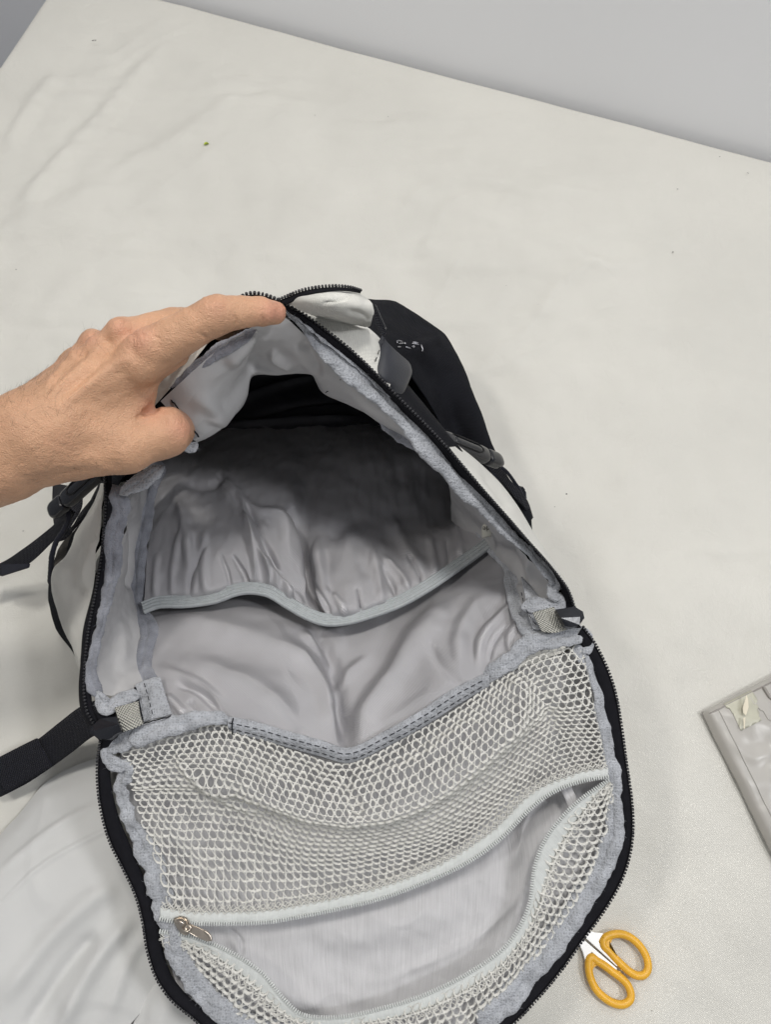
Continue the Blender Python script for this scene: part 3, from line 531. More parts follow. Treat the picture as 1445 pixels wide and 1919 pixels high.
# flap back: rows between left and right rim
R = [[(225, 1400, .118), (430, 1362, .118), (655, 1420, .108), (900, 1285, .118), (1098, 1205, .13)],
     [(225, 1500, .095), (430, 1500, .070), (660, 1510, .066), (900, 1420, .074), (1125, 1310, .095)],
     [(262, 1600, .082), (450, 1600, .068), (680, 1600, .063), (900, 1540, .070), (1150, 1430, .09)],
     [(292, 1700, .08), (470, 1700, .072), (690, 1690, .066), (910, 1640, .07), (1160, 1560, .088)],
     [(312, 1790, .074), (480, 1800, .066), (690, 1800, .06), (900, 1760, .063), (1130, 1660, .078)],
     [(350, 1880, .067), (500, 1890, .06), (690, 1895, .056), (880, 1860, .058), (1060, 1765, .07)],
     [(450, 1950, .065), (560, 1965, .056), (700, 1975, .054), (840, 1955, .057), (950, 1905, .067)]]
G = grid(R, 260, 260)
G = folds(G, [([(420, 1730), (470, 1800), (540, 1860), (640, 1890)], 16, .004), ([(1030, 1480), (990, 1530), (960, 1640)], 14, .006), ([(700, 1850), (900, 1750), (1000, 1640)], 10, .002), ([(425, 1735), (450, 1760), (455, 1790)], 5, -.003), ([(560, 1760), (720, 1740), (880, 1680)], 30, .003)])
G = G + facecam(normals(G), G) * (.0022 * fbm(G, 26, 17, 3) + .0006 * np.maximum(0, 1 - 7 * np.abs(fbm(G, 16, 27, 2))))[..., None]
sheet('flap_lining', G, RIBBED, bag, .001)
felt('lining_seam', [(1040, 1440, .098, 7), (1058, 1470, .1, 9), (1072, 1500, .1, 9), (1078, 1530, .098, 7)], 0, RIBBED, seed=14, bump=.0002, wav=.0003)

# net --------------------------------------------------------------------
def net(name, R, nu, nv, Lu, Lv, pitch, specs, seed, hole=.375, amp=.0012, thick=.0007):
    G = grid(R, nu, nv); G = folds(G, specs); G = G + facecam(normals(G), G) * (amp * fbm(G, 45, seed, 3))[..., None]; Ng = facecam(normals(G), G)
    su = np.concatenate([[0], np.cumsum(np.linalg.norm(np.diff(G, axis=1), axis=2).mean(0))]); sv = np.concatenate([[0], np.cumsum(np.linalg.norm(np.diff(G, axis=0), axis=2).mean(1))])
    Lu, Lv = su[-1], sv[-1]
    def samp(A, u, v):
        x = np.interp(u, su / Lu, np.arange(nu)); y = np.interp(v, sv / Lv, np.arange(nv)); i = np.minimum(x.astype(int), nu - 2); j = np.minimum(y.astype(int), nv - 2); fx = (x - i)[..., None]; fy = (y - j)[..., None]
        return (A[j, i] * (1 - fx) + A[j, i + 1] * fx) * (1 - fy) + (A[j + 1, i] * (1 - fx) + A[j + 1, i + 1] * fx) * fy
    nx = int(Lu / pitch); ny = int(Lv / (pitch * .866)); a = np.linspace(0, 2 * np.pi, 12, endpoint=False) + np.pi / 6
    hexr = .5 / np.cos((a - np.pi / 6 + np.pi / 6) % (np.pi / 3) - np.pi / 6)
    rings = [(1.0, 1.0), (.90, .93), (.80, .55), (None, 0), (None, -1.)]; i, j = np.meshgrid(np.arange(nx), np.arange(ny)); i = i.ravel(); j = j.ravel()
    cx = (i + .5 + .5 * (j % 2)) * pitch; cy = (j + .5) * pitch * .866; ok = cx < Lu; cx = cx[ok]; cy = cy[ok]; n = len(cx)
    jr = 1 + .06 * rng.normal(size=n); ex_ = 1 + .08 * rng.normal(size=n)
    V = np.zeros((n, 5, 12, 3))
    for k, (f, h) in enumerate(rings):
        if f == 1.0: r = np.broadcast_to(hexr * pitch, (n, 12)); X = cx[:, None] + r * np.cos(a - np.pi / 6 + np.pi / 6); Y = cy[:, None] + r * np.sin(a)
        else:
            rh = hole * pitch * jr[:, None] * (1 + 0 * a); out = hexr * pitch; t = {1: .40, 2: .80, 3: 1, 4: 1.0}[k]; r = out * (1 - t) + rh * t
            sx = 1 + (ex_[:, None] - 1) * t; X = cx[:, None] + r * np.cos(a) * sx; Y = cy[:, None] + r * np.sin(a) / sx
        # small wander shared through position so neighbours still meet
        Q = np.stack([X, Y, 0 * X], -1); X = X + pitch * .16 * noise(Q, .8 / pitch, seed); Y = Y + pitch * .16 * noise(Q, .8 / pitch, seed + 5)
        u = X / Lu; v = Y / Lv; V[:, k] = samp(G, u, v) + samp(Ng, u, v) * (h * thick + .00022 * noise(Q, 3 / pitch, 2))[..., None]
    ok = (cx > 0) & (cy < Lv)
    V = V[ok]; n = len(V); f = gfaces(5, 12, cu=True); F = (f[None] + 60 * np.arange(n)[:, None, None]).reshape(-1, 4)
    o = link(name, mesh_np(V.reshape(-1, 3), F), MESH, bag); o['kind'] = 'stuff'; return o, G
U_ = [[(222, 1396), (330, 1370), (430, 1362), (540, 1405), (655, 1430), (770, 1378), (880, 1312), (985, 1228), (1094, 1196)],
      [(232, 1425), (335, 1412), (438, 1410), (545, 1450), (658, 1475), (780, 1430), (890, 1355), (993, 1272), (1098, 1240)],
      [(238, 1452), (340, 1440), (446, 1455), (550, 1500), (664, 1520), (788, 1482), (900, 1402), (1003, 1310), (1106, 1278)],
      [(244, 1475), (345, 1468), (452, 1490), (556, 1532), (670, 1545), (796, 1512), (910, 1430), (1013, 1338), (1112, 1312)],
      [(250, 1492), (352, 1490), (455, 1500), (560, 1540), (674, 1553), (802, 1522), (916, 1444), (1020, 1356), (1118, 1340)],
      [(270, 1560), (368, 1566), (475, 1575), (580, 1598), (696, 1590), (818, 1560), (930, 1488), (1032, 1400), (1128, 1385)],
      [(295, 1630), (395, 1640), (500, 1645), (608, 1640), (720, 1622), (838, 1582), (944, 1512), (1040, 1436), (1134, 1415)],
      [(315, 1706), (420, 1712), (520, 1705), (630, 1685), (740, 1655), (850, 1610), (950, 1540), (1045, 1468), (1138, 1437)]]
Z_ = [[.131, .133, .131, .124, .120, .123, .126, .134, .140], [.130, .134, .137, .131, .127, .130, .133, .137, .138], [.126, .133, .140, .136, .131, .134, .137, .135, .134], [.122, .127, .135, .134, .130, .132, .135, .131, .130],
      [.119, .118, .120, .122, .120, .119, .120, .123, .127], [.112, .108, .104, .102, .098, .099, .106, .116, .121], [.104, .099, .094, .092, .090, .092, .100, .112, .118], [.097, .094, .090, .088, .086, .088, .096, .109, .115]]
R = [[(x, y, z) for (x, y), z in zip(a_, b_)] for a_, b_ in zip(U_, Z_)]
nt1, Gn = net('net_upper', R, 200, 160, .315, .118, .0050, [([(330, 1400), (350, 1440), (420, 1490), (520, 1535)], 10, .004), ([(960, 1260), (980, 1320), (940, 1400)], 16, .006), ([(1000, 1250), (1030, 1330), (1040, 1400)], 14, -.004), ([(640, 1440), (660, 1490), (680, 1540)], 12, -.004), ([(700, 1460), (800, 1420), (900, 1340)], 12, .003), ([(300, 1480), (340, 1560), (420, 1640)], 16, .002)], 40)
LZ = [(300, 1745, .092), (360, 1755, .092), (430, 1783, .090), (490, 1822, .086), (530, 1870, .082), (570, 1902, .08), (640, 1905, .078), (720, 1888, .078), (800, 1862, .079), (880, 1822, .081), (950, 1770, .085), (990, 1700, .09), (1003, 1620, .096), (1030, 1560, .102), (1080, 1505, .108), (1140, 1462, .112)]
LO = [(300, 1770, .082), (340, 1800, .08), (385, 1850, .076), (430, 1895, .073), (490, 1932, .07), (560, 1955, .069), (640, 1968, .069), (720, 1968, .069), (800, 1956, .07), (880, 1925, .071), (960, 1855, .074), (1030, 1770, .078), (1090, 1680, .083), (1130, 1600, .09), (1150, 1530, .098), (1152, 1470, .106)]
def blend(A, B, t, dz): return [tuple(np.array(p) * (1 - t) + np.array(q_) * t + [0, 0, dz]) for p, q_ in zip(A, B)]
R = [blend(LZ, LO, t, dz) for t, dz in ((.12, 0), (.4, .003), (.7, .003), (1.02, 0))]
nt2, Gl = net('net_lower', R, 260, 60, .40, .034, .0052, [], 60, hole=.375, amp=.0018)
# grey coil zipper of the net pocket
UZ = [(300, 1722, .097), (350, 1730, .096), (420, 1731, .095), (500, 1728, .094), (560, 1718, .093), (640, 1702, .092), (720, 1682, .091), (800, 1652, .091), (870, 1620, .094), (935, 1575, .099), (990, 1520, .106), (1025, 1492, .110), (1060, 1474, .113), (1100, 1462, .115), (1140, 1456, .116)]
UZo = [(x - .18 * (y < 0), y - 22 + (4 if x > 1000 else 0), z + .001) for x, y, z in UZ]
pu, po = path(UZ, n=360), path([(x - (8 if 850 < x < 1030 else 0), y, z) for x, y, z in UZo], n=360)
pz = sheet('pocket_zipper', ribbon_grid(po, pu, 8, .0008), ZGREY, bag, .0006)
teeth('zipper_coil', pu + [0, 0, .0008], pz, .0015, .0014, .0007, .0005, ZTEETH)
lz = path(LZ, n=420); lo = path(blend(LZ, LO, .30, .001), n=420)
pz2 = sheet('pocket_zipper', ribbon_grid(lz, lo, 8, .0008), ZGREY, bag, .0006)
teeth('zipper_coil', lz + [0, 0, .0008], pz2, .0015, .0014, .0007, .0005, ZTEETH)
# loose knitted selvedge where net meets tape
def selvedge(P, side, seed, w=.0036, n=4, parent=bag):
    a = Acc(); T, S, U = frames(P)
    for k in range(n):
        ph = rng.uniform(0, 6); s = np.linspace(0, 1, len(P)) * len(P) * .0011
        off = side * (k / n * w + .0011 * np.sin(s / .0028 * 2 * np.pi * .5 + ph) + .0009 * noise(P, 500, seed + k * 7)); lift = .0009 + .0006 * noise(P, 600, seed + k) 
        Q = P + S * off[:, None] + U * lift[:, None]; V, F = tubegeo(Q, .00026, 5); a.add(V, F)
    o = a.obj('net_selvedge', MESH, parent); o['kind'] = 'stuff'
selvedge(even(po, .0009), -1, 5, parent=nt1); selvedge(even(lo, .0009), 1, 15, parent=nt2)
# slider
sb = empty_loc = None
sl_ = slab('zipper_slider', [(322, 1722, .101), (338, 1718, .102), (350, 1724, .102), (356, 1742, .101), (350, 1755, .1), (340, 1752, .1), (328, 1738, .1)], .0035, METAL, bag, .0008)
tube('slider_bridge', path([(328, 1726, .102), (334, 1726, .105), (342, 1730, .1055), (346, 1738, .1035)], n=20), .0009, METAL, sl_, 8)
pt = slab('pull_tab', [(348, 1733, .105), (356, 1732, .105), (372, 1738, .1045), (386, 1745, .104), (394, 1754, .1035), (395, 1763, .1035), (388, 1765, .1035), (370, 1757, .104), (352, 1747, .105), (346, 1740, .105)], .0014, METAL, sl_, .0003)
tube('pull_ring', path([(340, 1738, .104), (345, 1744, .107), (353, 1745, .107), (357, 1738, .107), (352, 1734, .107)], n=30), .0007, METAL, sl_, 8)
tube('pull_knurl', path([(382, 1744, .1055), (390, 1750, .1055), (395, 1758, .105), (394, 1764, .105)], n=20), .0008, METAL, sl_, 8)

# zipper stops and webbing tabs
def stop(pts, up_, lo_i, r0, r1, z):
    o = slab('zipper_stop', [(x, y, z) for x, y in pts], .0055, PLASTIC, bag, .0004, 2)
    P = [W(x, y, z + .0002) for x, y in pts] + [W(*r0, z + .0012), W(*r1, z + .0030)]; n = len(pts); F = []
    for seq in (up_, lo_i):
        half = len(seq) // 2
        for q_, (a_, b_) in enumerate(zip(seq[:-1], seq[1:])): F.append((a_, b_, n if q_ < half - 1 else n + 1))
        F.append((seq[half - 1], n + 1, n)); 
    F.append((up_[-1], lo_i[-1], n + 1))
    me = bpy.data.meshes.new('m'); me.from_pydata([tuple(p) for p in P], [], F); me.update(); link('stop_facets', me, PLASTIC, o, False)
stop([(167, 1372), (173, 1359), (187, 1347), (218, 1343), (227, 1370), (216, 1375), (205, 1385), (183, 1385)], [0, 1, 2, 3], [0, 7, 6, 5, 4], (175, 1370), (222, 1357), .151)
stop([(1042, 1142), (1078, 1137), (1093, 1146), (1096, 1158), (1087, 1171), (1072, 1175), (1059, 1173)], [3, 2, 1, 0], [3, 4, 5, 6], (1088, 1156), (1052, 1158), .161)
G = grid([[(214, 1326, .146), (236, 1320, .148), (259, 1314, .146)], [(221, 1350, .148), (242, 1342, .150), (262, 1336, .148)], [(227, 1373, .146), (248, 1366, .148), (268, 1357, .146)]], 20, 20); sheet('webbing_tab', G, WEBCREAM, bag, .0015)
G = grid([[(998, 1148, .150), (1016, 1143, .152), (1038, 1137, .15)], [(1006, 1164, .152), (1028, 1162, .154), (1050, 1156, .152)], [(1016, 1184, .150), (1040, 1186, .152), (1064, 1180, .15)]], 20, 20); sheet('webbing_tab', G, WEBCREAM, bag, .0015)
for pts in ([(167, 1335, .139), (200, 1340, .139), (232, 1322, .139), (232, 1352, .138), (180, 1362, .139)], [(180, 1380, .138), (232, 1372, .138), (232, 1400, .13), (190, 1400, .133)], [(1030, 1120, .144), (1058, 1100, .15), (1078, 1142, .148), (1040, 1150, .143)], [(1055, 1165, .147), (1088, 1172, .147), (1110, 1210, .140), (1078, 1196, .143), (1060, 1186, .145)]):
    slab('zipper_end_tape', pts, .002, BLACKT, bag, .0003)

# exterior -----------------------------------------------------------------
# left white side panel
rimo = [(193, 905, .197), (190, 950, .192), (187, 1000, .184), (183, 1050, .178), (172, 1110, .168), (160, 1160, .158), (152, 1210, .15), (150, 1250, .145), (156, 1290, .142)]
sil = [(190, 906, .16), (172, 946, .14), (148, 985, .12), (122, 1040, .11), (99, 1066, .10), (97, 1105, .10), (112, 1165, .10), (134, 1212, .10), (156, 1268, .11)]
mid = [((a_[0] + b_[0]) / 2, (a_[1] + b_[1]) / 2, a_[2] * .55 + b_[2] * .45 + .008) for a_, b_ in zip(rimo, sil)]
tuck = [(x + 16, y, z - .05) for x, y, z in sil]; low = [(x + 45, y - 4, .03) for x, y, z in sil]
G = grid([rimo, mid, sil, tuck, low], 220, 110); G = folds(G, [([(185, 1010), (165, 1060), (150, 1110)], 12, -.003), ([(150, 1000), (140, 1060), (150, 1140)], 14, .003)]); G = G + normals(G) * (.0009 * fbm(G, 40, 3, 3))[..., None]
sheet('side_panel', G, CANVAS, bag)
# right white side panel
rimo = [(842, 838, .226), (872, 876, .218), (912, 922, .208), (952, 967, .196), (992, 1013, .183), (1024, 1049, .173), (1049, 1080, .163), (1068, 1110, .155), (1078, 1138, .148)]
sil = [(862, 836, .20), (900, 868, .19), (938, 905, .175), (972, 950, .16), (1002, 1000, .145), (1026, 1036, .14), (1052, 1076, .135), (1070, 1106, .133), (1080, 1138, .132)]
mid = [((a_[0] + b_[0]) / 2, (a_[1] + b_[1]) / 2, (a_[2] + b_[2]) / 2 + .006) for a_, b_ in zip(rimo, sil)]
tuck = [(x - 8, y + 4, z - .05) for x, y, z in sil]; low = [(x - 30, y + 16, .03) for x, y, z in sil]
G = grid([rimo, mid, sil, tuck, low], 220, 90); G = folds(G, [([(900, 880), (935, 925), (960, 960)], 7, -.002)]); sheet('side_panel', G, CANVAS, bag)
# lid: white front panel beyond the lip
rimo = [(205, 850, .215), (290, 760, .25), (380, 655, .285), (430, 580, .296), (466, 556, .303), (520, 563, .298), (572, 590, .290), (640, 642, .278), (700, 694, .264), (730, 725, .257)]
m1 = [(190, 830, .19), (270, 730, .23), (370, 630, .265), (440, 572, .285), (490, 556, .29), (560, 560, .285), (625, 580, .276), (690, 622, .266), (722, 655, .256), (740, 700, .25)]
m2 = [(200, 800, .15), (270, 700, .18), (370, 620, .2), (450, 580, .22), (520, 575, .23), (590, 575, .23), (640, 590, .22), (690, 618, .21), (722, 655, .2), (742, 700, .2)]
m3 = [(230, 800, .05), (290, 720, .06), (380, 650, .08), (460, 610, .09), (540, 600, .1), (600, 600, .1), (640, 610, .1), (680, 640, .1), (710, 670, .1), (735, 720, .1)]
G = grid([rimo, m1, m2, m3], 240, 80); sheet('front_panel', G, CANVAS, bag)
R = [[(698, 692, .262), (728, 724, .254), (762, 758, .247), (800, 800, .237), (850, 850, .222), (885, 890, .212)],
     [(725, 680, .225), (755, 710, .22), (785, 745, .215), (822, 790, .21), (862, 838, .20), (895, 868, .19)],
     [(730, 700, .10), (755, 730, .10), (780, 770, .10), (810, 815, .10), (845, 860, .10), (870, 900, .10)],
     [(730, 720, .05), (750, 750, .05), (770, 790, .05), (790, 835, .05), (815, 880, .05), (840, 920, .05)]]
sheet('lid_side', grid(R, 60, 40), BLACKF, bag)
# front pocket on the lid
R = [[(530, 566, .300), (556, 552, .305), (600, 545, .305), (645, 545, .302), (672, 550, .296)],
     [(545, 572, .302), (575, 562, .310), (620, 556, .312), (664, 556, .306), (692, 562, .292)],
     [(565, 582, .298), (600, 578, .306), (640, 576, .309), (676, 577, .304), (700, 583, .288)],
     [(590, 592, .29), (625, 594, .296), (655, 598, .297), (680, 602, .29), (696, 606, .28)],
     [(600, 600, .27), (635, 605, .275), (660, 610, .275), (680, 612, .27), (692, 612, .26)]]
G = grid(R, 90, 70); G = folds(G, [([(600, 570), (640, 560), (662, 552)], 4, -.002), ([(650, 585), (680, 590), (698, 600)], 5, -.002), ([(688, 560), (694, 585), (690, 600)], 4, .002)]); G = G + normals(G) * (.0006 * fbm(G, 60, 9, 3))[..., None]
fp = sheet('front_pocket', G, CANVAS, bag)
pk = path([(524, 563, .302), (560, 548, .308), (590, 541, .310), (625, 538, .309), (655, 540, .305), (676, 546, .298)], n=120)
pk2 = path([(534, 572, .302), (570, 556, .308), (595, 549, .310), (628, 545, .309), (655, 546, .305), (676, 550, .298)], n=120)
zz = sheet('pocket_zipper', ribbon_grid(pk, pk2, 6, .0006), BLACKT, bag, .0008); teeth('zipper_teeth', pk + [0, 0, .001], zz, .0018, .0009, .0008, .0007)
# black leatherette tab
R = [[(716, 628, .262), (702, 655, .263), (694, 675, .262), (690, 690, .262)], [(730, 645, .262), (724, 672, .263), (716, 700, .262), (712, 712, .26)], [(748, 662, .254), (746, 690, .256), (738, 715, .256), (734, 730, .253)], [(764, 676, .244), (766, 696, .246), (758, 722, .247), (748, 744, .245)], [(770, 684, .238), (772, 700, .240), (762, 726, .241), (752, 748, .24)]]
pt_ = sheet('leather_patch', grid(R, 30, 40), LEATHER, bag, .002)
stitch('stitching', [(722, 632, .2645), (712, 655, .2655), (702, 682, .265)], pt_); stitch('stitching', [(766, 690, .2435), (762, 712, .2455), (752, 738, .245)], pt_)
# strap loop behind the pocket
G = ribbon_grid(path([(703, 572, .20), (716, 600, .2), (724, 622, .2)], n=20), path([(700, 590, .2), (706, 610, .2), (716, 628, .2)], n=20), 4); sheet('carry_handle', G, BLACKW, bag, .002)
tube('handle_edge', path([(703, 570, .203), (712, 592, .203), (724, 618, .203)], n=20), .0006, CHROME if False else PLASTIC, bag, 6)

# black body: shoulder ring, silhouette, base
SIL = [(160, 1268, .05), (139, 1216, .05), (107, 1171, .05), (93, 1120, .05), (94, 1085, .05), (108, 1040, .045), (150, 985, .04), (190, 900, .05), (225, 810, .06), (290, 690, .07), (360, 605, .075), (450, 580, .075), (560, 562, .075), (660, 562, .075), (705, 568, .075), (745, 571, .078), (790, 598, .08), (834, 630, .08),
       (856, 665, .08), (872, 702, .08), (896, 765, .085), (920, 830, .09), (942, 880, .09), (968, 922, .09), (990, 951, .09), (996, 1005, .085), (1022, 1072, .09), (1052, 1145, .09)]
S_ = WP(SIL); cen = np.array([S_[:, 0].mean(), S_[:, 1].mean() - .02, 0]); D = S_ - cen
def ring(f, z):
    P = cen + D * f; P[:, 2] = z; return P
kk = np.arange(len(S_)); wf = np.clip((kk - 5.5) / 2.5, 0, 1) * np.clip((20.5 - kk) / 2.5, 0, 1)
top = ring((.79 - .27 * wf)[:, None], 0); top[:, 2] = .085 + .07 * wf; sh1 = ring((.86 - .05 * wf)[:, None], 0); sh1[:, 2] = .075 + .037 * wf; s0 = S_.copy(); s1 = ring(1.0, .03); s2 = ring(.96, .0045)
Gc = crom(np.array([top, sh1, s0, s1, s2]), 70, 0)
# keep corner at 834,630 crisp: linear along the ring there
def lin(A, n, axis): 
    A = np.moveaxis(A, axis, 0); t = np.linspace(0, len(A) - 1, n); i = np.minimum(t.astype(int), len(A) - 2); f = (t - i).reshape((-1,) + (1,) * (A.ndim - 1)); return np.moveaxis(A[i] * (1 - f) + A[i + 1] * f, 0, axis)
Gc = .5 * lin(Gc, 420, 1) + .5 * crom(Gc, 420, 1)
Gc = folds(Gc, [([(760, 655), (800, 645), (834, 632)], 10, -.003), ([(770, 660), (820, 720), (880, 860)], 14, .003)]); Gc += normals(Gc) * (.0008 * fbm(Gc, 30, 3, 3))[..., None]
sheet('back_body', Gc, BLACKF, bag, .001)
# metal badge letters on the black body
a = Acc()
bx, by = proj(Gc)
def onbody(x, y, dz=.002):
    d = (bx - x) ** 2 + (by - y) ** 2; m = d < d.min() + 30; z = Gc[..., 2][m].max(); return W(x, y, z + dz)
def bar(p, q_, r=.0011, z=.125):
    V, F = tubegeo(np.linspace(onbody(*p), onbody(*q_), 5), r, 6); a.add(V, F)
for p, q_ in [((744, 638), (755, 640)), ((744, 638), (745, 643)), ((747, 644), (758, 643)), ((758, 641), (760, 645)), ((745, 650), (752, 650)), ((760, 650), (770, 653)), ((772, 643), (786, 646)), ((774, 641), (785, 643)), ((772, 649), (778, 650)), ((776, 646), (775, 652)), ((789, 645), (793, 657)), ((790, 658), (793, 657))]: bar(p, q_, .0006)
a.obj('metal_badge', M('brushed_nickel_badge', (.38, .38, .41), .35, .5, metal=1), bag)

# buckles, straps, cords
def buckle(c0, c1, wpx, z0, z1, thick, seed):
    a0, a1 = W(*c0, z0), W(*c1, z1); ax = a1 - a0; L_ = np.linalg.norm(ax); ax /= L_; sd = np.cross(ax, [0, 0, 1.]); sd /= np.linalg.norm(sd); up = np.cross(sd, ax); w = rad(*c0, z0, wpx) / 2
    root = None
    def body(name, s0, s1, wf, tf, parent, rnd=3.0, off=0, mat=PLASTIC, nose=.0):
        ns, na = 26, 24; s = np.linspace(s0, s1, ns); t = np.linspace(0, 2 * np.pi, na, endpoint=False); V = np.zeros((ns + 2, na, 3))
        for i in range(ns):
            e = min(i, ns - 1 - i) / 4; k = min(1, e) if e < 1 else 1; k = math.sqrt(max(0, 1 - (1 - k) ** 2)) * .18 + .82; nn = 1 - nose * max(0, (i / ns - .55) / .45) ** 2
            cx = np.sign(np.cos(t)) * np.abs(np.cos(t)) ** (2 / rnd) * w * wf * k * nn; cz = np.sign(np.sin(t)) * np.abs(np.sin(t)) ** (2 / rnd) * thick / 2 * tf * k * nn
            V[i + 1] = a0 + ax * s[i] * L_ + cx[:, None] * sd + (cz + off)[:, None] * up if hasattr(off, '__len__') else a0 + ax * s[i] * L_ + cx[:, None] * sd + (cz + off)[:, None] * up
        V[0] = V[1].mean(0); V[-1] = V[-2].mean(0); F = gfaces(ns + 2, na, cu=True)
        return link(name, mesh_np(V.reshape(-1, 3), F), mat, parent)
    root = body('buckle', 0, .74, 1.0, 1.0, bag)
    body('buckle_end', .75, 1.0, .98, .98, root, 3, 0, PLASTIC, .3)
    body('buckle_release', .14, .58, .50, .5, root, 2.2, thick * .32)
    P = [a0 + ax * L_ * (.10 + .50 * (1 - abs(2 * t - 1)) ** .5) + sd * w * .58 * (1 if t > .5 else -1) * min(1, abs(2 * t - 1) * 3) ** .5 + up * thick * .50 for t in np.linspace(0, 1, 60)]
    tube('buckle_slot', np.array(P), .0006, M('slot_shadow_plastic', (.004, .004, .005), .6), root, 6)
    return root
buckle((828, 822), (938, 866), 34, .215, .165, .009, 1)
buckle((196, 872), (96, 962), 36, .165, .135, .010, 2)
def strap(name, A, B, mat=BLACKW, n=120, thick=.0014, bulge=.0006, parent=bag): return sheet(name, ribbon_grid(path(A, n=n), path(B, n=n), 10, bulge), mat, parent, thick)
# right cord loop and toggle
tube('cord_loop', path([(930, 870, .12), (948, 882, .12), (962, 900, .11), (974, 918, .10), (982, 935, .09)], n=60), .0013, BLACKW, bag, 8, bump=.0002, bs=900)
tube('cord_loop', path([(920, 872, .12), (930, 890, .12), (948, 905, .11), (962, 920, .10), (972, 935, .09)], n=60), .0022, BLACKW, bag, 8, bump=.0002, bs=900)
slab('cord_toggle', [(968, 914, .095), (980, 910, .095), (988, 920, .09), (990, 938, .088), (984, 946, .086), (972, 932, .09)], .008, PLASTIC, bag, .0015, 3)
strap('side_strap', [(905, 862, .15), (935, 895, .13), (965, 930, .11), (985, 952, .095), (996, 975, .08)], [(925, 858, .15), (950, 892, .13), (975, 920, .11), (990, 940, .095), (1000, 970, .08)])
# left upper strap and cord
strap('side_strap', [(-60, 1075, .03), (0, 1055, .045), (40, 1030, .07), (80, 1000, .09), (108, 975, .11), (122, 950, .13)], [(-60, 1110, .025), (0, 1079, .04), (50, 1058, .065), (92, 1020, .088), (122, 990, .11), (138, 962, .13)])
slab('strap_keeper', [(0, 1057, .05), (52, 1056, .07), (50, 1064, .07), (0, 1080, .046)], .002, BLACKW, bag, .0004)
tube('cord_loop', path([(124, 955, .135), (128, 972, .13), (118, 995, .12), (105, 1015, .112), (97, 1040, .105), (94, 1070, .09), (93, 1092, .07)], n=90), .0019, BLACKW, bag, 8, bump=.0003, bs=900)
strap('back_strap', [(98, 905, .06), (97, 940, .07), (99, 975, .07), (102, 990, .07)], [(150, 915, .09), (150, 950, .09), (130, 985, .09), (112, 1012, .09)])
strap('back_strap', [(115, 1000, .10), (135, 985, .10), (150, 960, .11), (175, 930, .13)], [(100, 1018, .1), (118, 1010, .1), (148, 978, .11), (178, 945, .13)])
strap('back_strap', [(100, 1060, .06), (108, 1030, .06), (128, 1003, .06), (152, 988, .06)], [(130, 1070, .07), (140, 1050, .07), (150, 1030, .07), (158, 1010, .07)], mat=M('shaded_webbing', (.06, .055, .05), .8, .2, bump=.4, bs=900))  # grey-brown colour paints the shaded patch onto this strap piece
# left lower strap
strap('waist_strap', [(190, 1308, .09), (150, 1324, .075), (110, 1354, .055), (66, 1388, .035), (20, 1412, .028), (-60, 1450, .02)], [(205, 1372, .085), (170, 1382, .07), (130, 1412, .05), (92, 1440, .032), (50, 1468, .022), (0, 1494, .015)], thick=.002)
strap('strap_hem', [(66, 1384, .040), (20, 1407, .033), (-20, 1428, .029)], [(96, 1437, .036), (50, 1464, .026), (10, 1487, .022)], thick=.002)
for (o, V, N, mat) in fuzz:
    if mat is RIBBED: continue
    n = min(900, len(V) // 7); idx = rng.integers(0, len(V), n); P = V[idx]; d = N[idx] + rng.normal(size=(n, 3)) * .9; d /= np.linalg.norm(d, axis=1)[:, None]; L_ = rng.uniform(.0006, .0022, (n, 1)); s = np.cross(d, rng.normal(size=(n, 3))); s /= np.linalg.norm(s, axis=1)[:, None]
    w_ = .00005; m_ = P + d * L_ * .6 + rng.normal(size=(n, 3)) * .0003; e_ = m_ + d * L_ * .5 + rng.normal(size=(n, 3)) * .0005
    Q = np.stack([P - s * w_, P + s * w_, m_ + s * w_, m_ - s * w_, e_], 1).reshape(-1, 3); b5 = np.arange(n)[:, None] * 5
    F = np.concatenate([b5 + [0, 1, 2, 3], b5 + [3, 2, 4, 4]], 0)
    me = bpy.data.meshes.new('m'); me.from_pydata(Q.tolist(), [], [f[:4].tolist() if f[3] != f[2] else f[:3].tolist() for f in F]); oo = link('felt_fuzz', me, mat, o, False); oo['kind'] = 'stuff'

# ================================================================= SCISSORS
scs = empty('scissors', tuple(W(1150, 1810, 0)), 'yellow handled scissors lying on the sheet with blades under the flap', 'scissors')
Z = lambda p, z=.006: (1050 + p[0] / 7.225, 1700 + p[1] / 7.225, z)
def handle(loop, web):
    P = path([Z(p, .0065) for p in loop], n=160, closed=True); T, S, U = frames(P)
    V, F = tubegeo(P, .00275, 12, .95, caps=False); F = gfaces(len(P), 12, cu=True)
    h = link('handle', mesh_np(V.reshape(-1, 3), F), YELLOW, scs)
    slab('handle_web', [Z(p, .0082) for p in web], .0042, YELLOW, h, .0010, 3)
handle([(600, 430), (700, 375), (830, 365), (950, 410), (1060, 500), (1145, 620), (1188, 740), (1188, 850), (1130, 920), (1040, 925), (960, 885), (880, 820), (760, 705), (665, 600), (590, 520)], [(597, 352), (522, 470), (800, 740), (835, 800), (810, 850), (860, 862), (905, 830), (760, 690), (690, 590), (690, 470), (760, 400), (740, 345)])
handle([(390, 740), (395, 880), (435, 1015), (510, 1140), (620, 1240), (740, 1305), (860, 1315), (945, 1260), (960, 1170), (920, 1060), (840, 970), (720, 880), (600, 790), (500, 730), (430, 680)], [(430, 608), (350, 735), (350, 850), (440, 880), (480, 790), (560, 790), (700, 880), (800, 960), (850, 960), (845, 890), (790, 850), (750, 880), (700, 850)])
